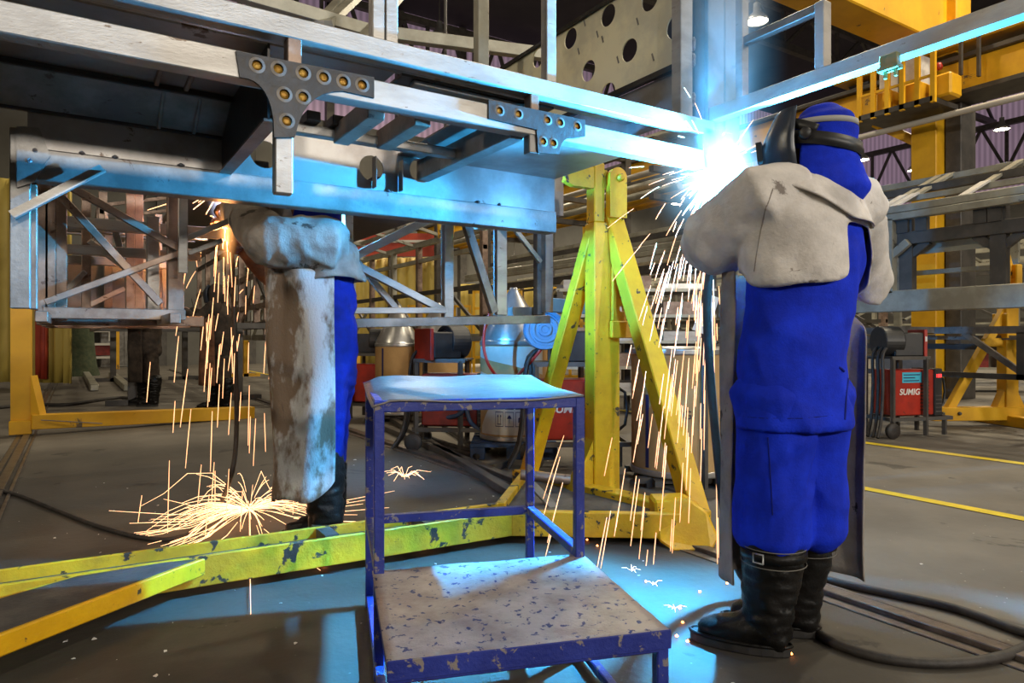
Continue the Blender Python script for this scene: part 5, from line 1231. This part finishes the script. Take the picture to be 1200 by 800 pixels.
for k, (x, z, r, mt) in enumerate(((9.0, 3.7, .07, 'olive_steel'), (9.35, 3.72, .09, 'yellow_far'), (9.7, 3.7, .09, 'yellow_far'), (10.1, 4.2, .10, 'olive_steel'), (10.5, 4.6, .07, 'rod_white'), (9.2, 4.75, .12, 'olive_steel'), (10.3, 5.1, .09, 'dark_steel'), (9.6, 5.35, .12, 'olive_steel'))):
    MB().tube([(x, 8.6, z), (x, 18, z)], r, 8).build('pipe', mt, t)
for y in (9, 12, 15, 17.8):
    for x in ((10.8,) if y < 14.5 else (8.8, 10.8)): BX(t, 'column', 'dark_steel', x - .08, x + .08, y - .08, y + .08, 0, 5.6)
    for z in (3.6, 4.1, 4.62, 5.2): BX(t, 'crossbar', 'dark_steel', 8.7, 10.9, y - .06, y + .06, z - .1, z)
# yellow safety racks seen through the right truss
for (px, py, tt, w_, h_), lab in (((583, 372, 13.0, .9, 1.9), 'tall yellow mesh rack seen through the right side of the truss'), ((515, 372, 14.5, 1.3, 1.7), 'yellow mesh rack seen in the middle of the truss'), ((668, 372, 12, .8, 1.9), 'yellow mesh rack beyond the post of the yellow A-frame')):
    p = at(px, 396, tt)
    t = thing('safety_rack', lab, 'rack', (p.x, p.y, 0)); Mr = Matrix.Translation((p.x, p.y, 0)) @ Matrix.Rotation(RZ, 4, 'Z')
    for s in range(5): MB().box((-w_ / 2 + s * w_ / 4 - .025, -.02, 0), (-w_ / 2 + s * w_ / 4 + .025, .02, h_), M=Mr).build('upright', 'yellow_far', t)
    for k in range(6): MB().box((-w_ / 2, -.02, .3 + k * (h_ - .35) / 5), (w_ / 2, .02, .35 + k * (h_ - .35) / 5), M=Mr).build('crossbar', 'yellow_far', t)
p, q = at(395, 330, 21), at(520, 330, 21)
booth('long yellow welding curtain beyond the bus frame in the middle', [(p.x, p.y), ((p.x + q.x) / 2, (p.y + q.y) / 2 + .3), (q.x, q.y)], .1, 3.5, 'curtain')
t = thing('booth_header', 'orange-red header board above the yellow curtain in the middle', 'header board', (p.x, p.y, 0))
MB().bar((p.x, p.y - .1, 3.85), (q.x, q.y - .1, 3.85), .1, .7).build('board', 'curtain_red', t); MB().bar((p.x, p.y - .2, 3.95), (q.x, q.y - .2, 3.95), .06, .08).build('rail', 'rod_white', t)
for f in (0, .5, 1):
    pp_ = Vector((p.x, p.y, 0)).lerp(Vector((q.x, q.y, 0)), f); BX(t, 'post', 'dark_steel', pp_.x - .06, pp_.x + .06, pp_.y - .05, pp_.y + .07, 0, 3.6)
p, q = at(540, 330, 24), at(640, 330, 24)
booth('second yellow welding curtain farther right beyond the truss', [(p.x, p.y), (q.x, q.y)], .1, 2.9, 'curtain')
# hanging yellow glove-like hoist hook behind the sill
p = at(522, 262, 5.4)
t = thing('hoist_hook', 'yellow hoist block hanging behind the sill rail', 'hoist', p)
MB().poly([p + CR * -.075 + UP * .2, p + CR * .09 + UP * .2, p + CR * .06 - UP * .11, p + CR * .02 - UP * .06, p + CR * -.06 - UP * .12], CF * .06).build('block', 'yellow', t, .01)
MB().tube([p + UP * .2, p + UP * 3.0], .012, 6).build('chain', 'dark_steel', t)
# clutter under the right frame: pipes, steel sections and parts racks
t = thing('parts_rack', 'grey steel parts rack with silver sheets beyond the sparks', 'rack', at(745, 396, 9))
p = at(745, 396, 9.0); Mr = Matrix.Translation((p.x, p.y, 0)) @ Matrix.Rotation(RZ, 4, 'Z')
for x in (-1.0, 0, 1.0):
    for y in (0, .7): MB().box((x - .04, y - .04, 0), (x + .04, y + .04, 1.7), M=Mr).build('upright', 'dark_steel', t)
for k in range(5):
    MB().box((-1.05, -.05, .25 + k * .34), (1.05, .75, .29 + k * .34), M=Mr).build('shelf', 'olive_steel', t)
    for j in range(3): MB().box((-.95 + j * .66, .02, .29 + k * .34), (-.45 + j * .66, .6, .36 + k * .34 + .05 * ((j + k) % 3)), M=Mr).build('sheet_stack', ('galv', 'steel', 'steel_brown')[(j + k) % 3], t)
t = thing('parts_rack', 'steel parts rack under the distant frame at the far right', 'rack', at(1130, 396, 12.6))
p = at(1130, 396, 12.6); Mr = Matrix.Translation((p.x, p.y, 0)) @ Matrix.Rotation(RZ, 4, 'Z')
for x in (-1.2, 0, 1.2): MB().box((x - .04, -.04, 0), (x + .04, .04, 1.2), M=Mr).build('upright', 'dark_steel', t)
for k in range(4): MB().box((-1.25, -.05, .12 + k * .3), (1.25, .6, .16 + k * .3), M=Mr).build('shelf', ('steel', 'olive_steel')[k % 2], t)
for j, (mt) in enumerate(('red', 'galv', 'red_dull', 'galv')): MB().box((-1.05 + j * .55, .0, .46), (-.65 + j * .55, .4, .85), M=Mr).build('bin', mt, t)
for (px, py, tt, l, mt), lab in (((462, 440, 10, 1.6, 'red_dull'), None),): pass
p = at(632, 374, 6.6)
o = MB().box((-.06, -.04, 0), (.06, .04, .10), M=Matrix.Translation((p.x, p.y, .96))).build('paper_cup', 'paper'); bpy.data.objects.remove(o)
# blue rail behind the A-frame, white sheet by the torch cable
t = MB().bar(at(640, 357, 4.9), at(700, 361, 5.2), .06, .10).build('blue_bar', 'cover_blue', None, .004); tag(t, 'blue painted bar crossing behind the legs of the yellow A-frame', 'bar')
p0 = at(826, 346, 4.3)
vs = [at(829, 344, 4.25), at(843, 349, 4.3), at(829, 393, 4.35), at(811, 386, 4.3)]
o = MB().poly(vs, CF * .006).build('paper_sheet', 'paper', None, 0, origin=vs[0]); tag(o, 'white paper sheet hanging behind the black torch cable of the right welder', 'paper sheet')
p = at(826, 370, 4.45); t = thing('notice_stand', 'thin dark stand that carries the white paper sheet', 'stand', (p.x, p.y, 0))
BX(t, 'pole', 'dark_steel', p.x - .015, p.x + .015, p.y - .015, p.y + .015, .01, 1.35); BX(t, 'arm', 'dark_steel', p.x - .12, p.x + .12, p.y - .012, p.y + .012, 1.28, 1.31); BX(t, 'foot', 'dark_steel', p.x - .18, p.x + .18, p.y - .18, p.y + .18, 0, .015)
# ================================================================== arcs, sparks and smoke
ARC = at(840, 207, 2.93); ARC2 = at(263, 226, 3.42)
def streaks(name, label, mt, segs, r):
    mb = MB()
    for s in segs:
        n = len(s); rr = [r * (.45 + .55 * math.sin(PI * (i + .6) / (n + .2))) for i in range(n)]
        mb.tube(s, rr, 4, False)
    o = mb.build(name, mt, None, origin=segs[0][0]); return tag(o, label, 'sparks', kind='stuff')
def ballistic(n, src, vel, dt, tau, floor=.01, rs=RN):
    out = []
    while len(out) < n:
        v = vel(); t0 = tau(); d = dt(); s0 = src() if callable(src) else src
        pts = []
        for k in range(5):
            t = t0 + d * k / 4
            p = s0 + v * t + Vector((0, 0, -4.9 * t * t))
            if p.z < floor: break
            pts.append(p)
        if len(pts) >= 3: out.append(pts)
    return out
g = RN.gauss
s1 = ballistic(230, ARC + W(-.03, .0, -.03), lambda: W(g(-.27, .40), g(.05, .28), g(-.5, .6)), lambda: RN.uniform(.02, .062), lambda: RN.uniform(.0, .5) ** 1.0)
streaks('spark_shower', 'shower of orange sparks falling from the bright arc of the right welder', 'spark', s1, .0021)
s1 = ballistic(42, ARC + W(-.02, .03, -.25), lambda: W(g(-.16, .12), g(.1, .2), g(-1.2, .5)), lambda: RN.uniform(.03, .06), lambda: RN.uniform(.02, .33))
streaks('spark_shower', 'dense middle of the spark shower below the right welder\'s sleeve', 'spark', s1, .0021)
s1 = ballistic(80, ARC, lambda: W(g(0, 1.5), g(-.1, .8), g(.5, 1.2)), lambda: RN.uniform(.02, .05), lambda: RN.uniform(.02, .16))
streaks('spark_spray', 'sparks spraying out sideways around the right arc', 'spark', s1, .0019)
s2 = ballistic(70, lambda: ARC2 + W(g(.12, .16), g(0, .1), -.1 - abs(g(0, .25))), lambda: W(g(-.22, .16), g(0, .2), g(-.8, .6)), lambda: RN.uniform(.03, .07), lambda: RN.uniform(.02, .5))
streaks('spark_shower', 'sparks falling from the middle welder\'s torch to the floor', 'spark', s2, .0026)
s2 = [[ARC2 + W(0, -.02, 0), ARC2 + W(g(0, .14), g(-.05, .1), g(-.05, .08))] for _ in range(26)]
s2 = [[a, a.lerp(b, .5) + UP * .015, b] for a, b in s2]
streaks('spark_spray', 'short sparks around the middle welder\'s torch tip', 'spark_hot', s2, .0025)
LND = onZ(292, 606, .02); LND = Vector((LND.x, LND.y, .03))
seg = []
for i in range(190):
    an = RN.uniform(0, 2 * PI); L = abs(g(.0, .42)) + .08
    dirv = W(math.cos(an) - .35, math.sin(an), 0); dirv.normalize()
    el = abs(g(.22, .30)); s0 = RN.uniform(0, .3) * L; l = RN.uniform(.35, 1) * L
    pts = []
    for k in range(5):
        d = s0 + l * k / 4
        z = .03 + d * math.tan(el) - d * d * (.9 + el)
        pts.append(LND + dirv * d + UP * max(z, -.02))
    seg.append(pts)
streaks('spark_splash', 'bright burst of sparks splashing off the floor behind the yellow base', 'spark_hot', seg, .0017)
def burst(px, py, n, L, lab, mt='spark_hot', r=.002):
    c = onZ(px, py, .02); seg = []
    for i in range(n):
        an = RN.uniform(0, 2 * PI); l = RN.uniform(.3, 1) * L
        d = W(math.cos(an), math.sin(an), 0)
        seg.append([c + d * l * .1, c + d * l * .5 + UP * l * .25, c + d * l + UP * l * RN.uniform(0, .25)])
    streaks('spark_splash', lab, mt, seg, r)
burst(474, 558, 16, .22, 'small splash of sparks on the blue-lit floor behind the stool')
for (px, py), lab in (((790, 712), 'tiny splash of sparks on the floor right of the stool'), ((740, 668), 'tiny splash of sparks beside the stool corner'), ((766, 684), 'tiny sparks on the floor between stool and boot'), ((858, 620), 'faint sparks on the floor behind the boot'), ((500, 640), 'tiny sparks under the yellow base behind the stool')):
    burst(px, py, 7, .045, lab, 'spark_hot', .0011)
mb = MB()
for px, py in ((820, 694), (797, 713), (852, 684), (688, 633), (757, 682), (927, 767), (793, 746), (806, 752), (455, 780), (380, 663), (800, 730), (700, 640), (560, 700)):
    c = onZ(px, py, .006); mb.lathe([(.001, 0), (.0055, .002), (.004, .006), (.001, .008)], 6, M=Matrix.Translation(c))
tag(mb.build('ember', 'ember', None, origin=c), 'tiny glowing embers scattered on the floor', 'embers', kind='stuff')
# pale flakes and chips on the welding bay floor
mb = MB()
for i in range(240):
    x, y = RN.uniform(-1.6, 3.4), RN.uniform(1.0, 5.5); r = RN.uniform(.002, .009) * (2 if RN.random() < .06 else 1); a0 = RN.uniform(0, 6)
    pts = [Vector((x + math.cos(a0 + k * 1.57 + RN.uniform(-.4, .4)) * r * RN.uniform(.5, 1.3), y + math.sin(a0 + k * 1.57) * r, .0015 + RN.uniform(0, .003))) for k in range(4)]
    mb.poly(pts, (0, 0, .0015))
tag(mb.build('floor_debris', 'paper'), 'pale flakes and metal chips scattered over the dark bay floor', 'debris', kind='stuff')
# torches
def torch(label, tip, hand, end, rb):
    t = thing('welding_torch', label, 'torch', hand)
    MB().tube(spline3([tip, tip.lerp(hand, .35), hand], 8), [.009] * 3 + [.012] * 6, 10).build('nozzle', 'brass', t)
    MB().tube(spline3([hand, hand.lerp(end, .5), end], 8), .018, 10).build('grip', 'black', t)
torch('black welding torch held to the bright arc by the right welder', ARC + W(-.0, -.01, -.03), W(.86, 2.76, 1.56), W(.80, 2.70, 1.36), 0)
torch('welding torch held up by the middle welder', ARC2 - UP * .025, ARC2 + W(-.0, -.03, -.11), at(270, 262, 3.40), 0)
s2 = ballistic(40, ARC2 + W(0, 0, -.05), lambda: W(g(.0, .16), g(0, .2), g(-.7, .5)), lambda: RN.uniform(.03, .07), lambda: RN.uniform(.02, .3))
streaks('spark_shower', 'narrow stream of sparks straight under the middle welder\'s torch', 'spark', s2, .0026)
# glowing workpiece tip of the middle weld
# emission volumes for the arcs' glow and their lit haze, thinning outward
def glow(name, label, c, rad, col, strength, power=3.0, squash=(1, 1, 1)):
    m = bpy.data.materials.new(name); m.use_nodes = True; nt = m.node_tree; N = nt.nodes; L = nt.links
    N.remove(N['Principled BSDF'])
    out = N['Material Output']; em = N.new('ShaderNodeEmission')
    tc = N.new('ShaderNodeTexCoord'); ln = N.new('ShaderNodeVectorMath'); ln.operation = 'LENGTH'; L.new(tc.outputs['Object'], ln.inputs[0])
    mr = N.new('ShaderNodeMapRange'); mr.inputs['From Min'].default_value = 0; mr.inputs['From Max'].default_value = 1; mr.inputs['To Min'].default_value = 1; mr.inputs['To Max'].default_value = 0
    L.new(ln.outputs['Value'], mr.inputs['Value'])
    pw = N.new('ShaderNodeMath'); pw.operation = 'POWER'; pw.inputs[1].default_value = power; L.new(mr.outputs[0], pw.inputs[0])
    nz = N.new('ShaderNodeTexNoise'); nz.inputs['Scale'].default_value = 3.2; nz.inputs['Detail'].default_value = 3; L.new(tc.outputs['Object'], nz.inputs['Vector'])
    n2 = N.new('ShaderNodeMapRange'); n2.inputs['From Min'].default_value = .25; n2.inputs['From Max'].default_value = .75; n2.inputs['To Min'].default_value = .3; n2.inputs['To Max'].default_value = 1.5; L.new(nz.outputs['Fac'], n2.inputs['Value'])
    mu = N.new('ShaderNodeMath'); mu.operation = 'MULTIPLY'; L.new(pw.outputs[0], mu.inputs[0]); L.new(n2.outputs[0], mu.inputs[1])
    m2 = N.new('ShaderNodeMath'); m2.operation = 'MULTIPLY'; m2.inputs[1].default_value = strength; L.new(mu.outputs[0], m2.inputs[0])
    em.inputs['Color'].default_value = (*col, 1); L.new(m2.outputs[0], em.inputs['Strength']); L.new(em.outputs[0], out.inputs['Volume'])
    MATS[name] = m
    mb = MB(); prof = [(math.sin(PI * k / 12) + .001, -math.cos(PI * k / 12)) for k in range(13)]
    mb.lathe(prof, 20)
    o = mb.build(name, name); o.location = c; o.scale = (rad * squash[0], rad * squash[1], rad * squash[2])
    return tag(o, label, 'arc glow', kind='stuff')
glow('arc_fire', 'blinding white-blue ball of arc light at the right welder\'s hands', ARC, .36, (.30, .68, 1.0), 30, 3.6)
glow('arc_fire', 'small violet-white arc flame at the middle welder\'s torch', ARC2 - UP * .03, .12, (.7, .75, 1.0), 90, 2.2, (.7, .7, 1.5))
glow('arc_fire', 'orange glow of hot metal pouring from the middle welder\'s torch', at(266, 272, 3.20), .19, (1.0, .42, .12), 80, 2.6, (.30, .30, 1.2))
glow('arc_haze_glow', 'soft cyan glow standing in for arc-lit smoke above the right arc', ARC + UP * .34 + CR * .02, .95, (.13, .55, 1.0), 3.0, 1.9, (.30, .30, 1.0))  # emissive volume painting the haze that arc light makes in smoke
# smoke rising from the right arc, lit by the arc itself
def smoke(name, label, c, w0, w1, h, dens, lean):
    m = bpy.data.materials.new(name); m.use_nodes = True; nt = m.node_tree; N = nt.nodes; L = nt.links
    N.remove(N['Principled BSDF']); out = N['Material Output']
    sc = N.new('ShaderNodeVolumeScatter'); sc.inputs['Color'].default_value = (.9, .95, 1, 1); sc.inputs['Anisotropy'].default_value = .2
    tc = N.new('ShaderNodeTexCoord')
    nz = N.new('ShaderNodeTexNoise'); nz.inputs['Scale'].default_value = 5.0; nz.inputs['Detail'].default_value = 4; nz.inputs['Distortion'].default_value = .8
    mp = N.new('ShaderNodeMapping'); mp.inputs['Scale'].default_value = (1, 1, .55); L.new(tc.outputs['Object'], mp.inputs[0]); L.new(mp.outputs[0], nz.inputs['Vector'])
    r = N.new('ShaderNodeMapRange'); r.inputs['From Min'].default_value = .40; r.inputs['From Max'].default_value = .70; L.new(nz.outputs['Fac'], r.inputs['Value'])
    sx = N.new('ShaderNodeSeparateXYZ'); L.new(tc.outputs['Object'], sx.inputs[0])
    def math_(op, a, b):
        n = N.new('ShaderNodeMath'); n.operation = op
        for i, v in enumerate((a, b)):
            if v is None: continue
            if isinstance(v, (int, float)): n.inputs[i].default_value = v
            else: L.new(v, n.inputs[i])
        return n.outputs[0]
    wz = math_('ADD', math_('MULTIPLY', sx.outputs[2], (w1 - w0) / h), w0)
    dx = math_('SUBTRACT', sx.outputs[0], math_('MULTIPLY', sx.outputs[2], lean.x)); dy = math_('SUBTRACT', sx.outputs[1], math_('MULTIPLY', sx.outputs[2], lean.y))
    rr = math_('SQRT', math_('ADD', math_('POWER', dx, 2), math_('POWER', dy, 2)), None)
    fall = N.new('ShaderNodeMapRange'); fall.interpolation_type = 'SMOOTHSTEP'; fall.inputs['From Min'].default_value = .0; fall.inputs['From Max'].default_value = 1; fall.inputs['To Min'].default_value = 1; fall.inputs['To Max'].default_value = 0
    L.new(math_('DIVIDE', rr, wz), fall.inputs['Value'])
    top = N.new('ShaderNodeMapRange'); top.inputs['From Min'].default_value = 0; top.inputs['From Max'].default_value = h; top.inputs['To Min'].default_value = 1; top.inputs['To Max'].default_value = .25; L.new(sx.outputs[2], top.inputs['Value'])
    d = math_('MULTIPLY', math_('MULTIPLY', math_('MULTIPLY', r.outputs[0], fall.outputs[0]), top.outputs[0]), dens)
    L.new(d, sc.inputs['Density']); L.new(sc.outputs[0], out.inputs['Volume'])
    MATS[name] = m
    mb = MB(); prof = [(w0 + (w1 - w0) * k / 8, h * k / 8) for k in range(9)]
    vs = []; n = 20
    for rr_, z in prof:
        for k in range(n): vs.append((lean.x * z + rr_ * math.cos(2 * PI * k / n), lean.y * z + rr_ * math.sin(2 * PI * k / n), z))
    mb.add(vs, [(i * n + k, i * n + (k + 1) % n, (i + 1) * n + (k + 1) % n, (i + 1) * n + k) for i in range(8) for k in range(n)] + [tuple(range(n))[::-1], tuple(range(8 * n, 9 * n))])
    o = mb.build(name, name); o.location = c
    return tag(o, label, 'smoke', kind='stuff')
smoke('welding_smoke', 'blue-lit welding smoke rising from the right arc past the corner post', ARC + W(.01, -.02, -.12), .10, .34, 1.6, 8.0, W(.03, .0, 0))
# ================================================================== light
def area(name, loc, size, e, col, parent=None):
    l = bpy.data.lights.new(name, 'AREA'); l.shape = 'DISK'; l.size = size; l.energy = e; l.color = col
    o = bpy.data.objects.new(name, l); COL.objects.link(o); o.location = loc
    return o
def point(name, loc, r, e, col):
    l = bpy.data.lights.new(name, 'POINT'); l.shadow_soft_size = r; l.energy = e; l.color = col
    o = bpy.data.objects.new(name, l); COL.objects.link(o); o.location = loc
    return o
def spot(name, loc, r, e, col, d, ang, blend):
    l = bpy.data.lights.new(name, 'SPOT'); l.shadow_soft_size = r; l.energy = e; l.color = col; l.spot_size = math.radians(ang); l.spot_blend = blend
    o = bpy.data.objects.new(name, l); COL.objects.link(o); o.location = loc; o.rotation_euler = d.to_track_quat('-Z', 'Y').to_euler()
    return o
LAMPS = []
lamp0 = thing('high_bay_lamp', 'bright round roof lamp', 'lamp', (0, 0, 0), 'roof lamps')
MB().lathe([(.10, .55), (.11, .30), (.30, .12), (.34, .0), (.32, .0), (.28, .11), (.09, .28)], 24, caps=False).build('reflector', 'galv', lamp0)
MB().lathe([(.001, .055), (.30, .06), (.315, .05), (.315, .03), (.2, .005), (.001, .0)], 24).build('lens', 'lamp_glow', lamp0)
MB().tube([(0, 0, .55), (0, 0, 2.0)], .02, 6).build('hanger', 'dark_steel', lamp0)
seen = [((515, 45), 22.8, 'roof lamp glowing in front of the pink cladding above the chassis'), ((887, 26), 20.0, 'roof lamp glowing just above the welding smoke'),
        ((1174, 152), 31.0, 'roof lamp at the far right beside the yellow crane column'), ((1072, 200), 33, 'roof lamp just left of the yellow crane column'),
        ((1010, 188), 32, 'roof lamp beside the blue hood of the right welder'), ((760, 196), 30, 'small roof lamp under the bright chassis corner'),
        ((794, 239), 34, 'small roof lamp left of the right welder\'s raised sleeve'), ((545, 287), 27, 'small far lamp seen through the chassis truss'), ((603, 316), 27, 'tiny far lamp seen between the truss posts')]
first = True
for (px, py), t, lab in seen:
    p = at(px, py, t)
    if first: lamp0.location = p; lamp0['label'] = lab; first = False; o = lamp0
    else: o = dup(lamp0, p, label=lab)
    LAMPS.append(p)
LC = (1.0, .87, .64)
for p in LAMPS: area('lamp_and_fill_light', p - UP * .03, .6, 260, LC)
for x, y, e in ((-4, -7, .15), (4.5, -6, .25), (9, -3, .9), (12, 3, 1.7), (7, 7.5, .8), (3, 17, .7), (14, 14, 1.8), (20, -4, 1.5), (22, 8, 1.8), (-8, 21, .3), (-7, 1, .2), (32, 4, 1), (10, 22, 1)):
    area('lamp_and_fill_light', (x, y, 11.2), .6, 420 * e, LC)
o = area('lamp_and_fill_light', (-11, 2.5, 6.5), .8, 420, LC); o.rotation_euler = (0, math.radians(-98), 0)  # unseen lamp added at the left to brighten the perforated panel
for x, e in ((-4, 1.0), (2, 1.7), (7, 1.8)):      # unseen low lamps added at the near wall to light upright faces
    o = area('lamp_and_fill_light', (x, -13, 5.6), .8, 430 * e, (1.0, .92, .80)); o.rotation_euler = (math.radians(84), 0, 0)
point('arc_light', ARC + CR * -.03 - UP * .02, .02, 60, (.10, .46, 1.0))
spot('arc_light', ARC + CR * .05 - CF * .02 - UP * .03, .02, 3000, (.045, .45, 1.0), W(-.33, -.9, -.15), 176, .35)
point('arc_light', ARC2 - UP * .02, .02, 14, (.75, .75, 1.0))
spot('arc_light', ARC2 + CR * .02 - UP * .03, .02, 760, (.06, .42, 1.0), W(.8, .3, -.65), 112, .3)
point('arc_light', at(268, 275, 3.38), .06, 55, (1.0, .40, .12))
w = bpy.data.worlds.new('World'); SC.world = w; w.use_nodes = True
w.node_tree.nodes['Background'].inputs[0].default_value = (.9, .92, 1, 1); w.node_tree.nodes['Background'].inputs[1].default_value = .02

cam = bpy.data.cameras.new('camera'); co = bpy.data.objects.new('camera', cam); COL.objects.link(co); SC.camera = co
co.location = (0, 0, 1); co.rotation_euler = (PI / 2, 0, math.radians(-32.5))
cam.sensor_width = 36; cam.sensor_fit = 'HORIZONTAL'; cam.lens = 36 * F / 1200; cam.shift_y = -(400 - HY) / 1200; cam.clip_start = .02; cam.clip_end = 200
SC.view_settings.view_transform = 'Standard'; SC.view_settings.look = 'None'; SC.view_settings.gamma = 1; SC.view_settings.use_curve_mapping = False
SC.view_settings.exposure = 0.0
SC.cycles.use_denoising = True
SC.cycles.max_bounces = 8; SC.cycles.diffuse_bounces = 4; SC.cycles.glossy_bounces = 3; SC.cycles.volume_bounces = 0
SC.cycles.sample_clamp_indirect = 4; SC.cycles.caustics_reflective = False; SC.cycles.caustics_refractive = False
SC.cycles.volume_step_rate = 1.0; SC.cycles.volume_max_steps = 128
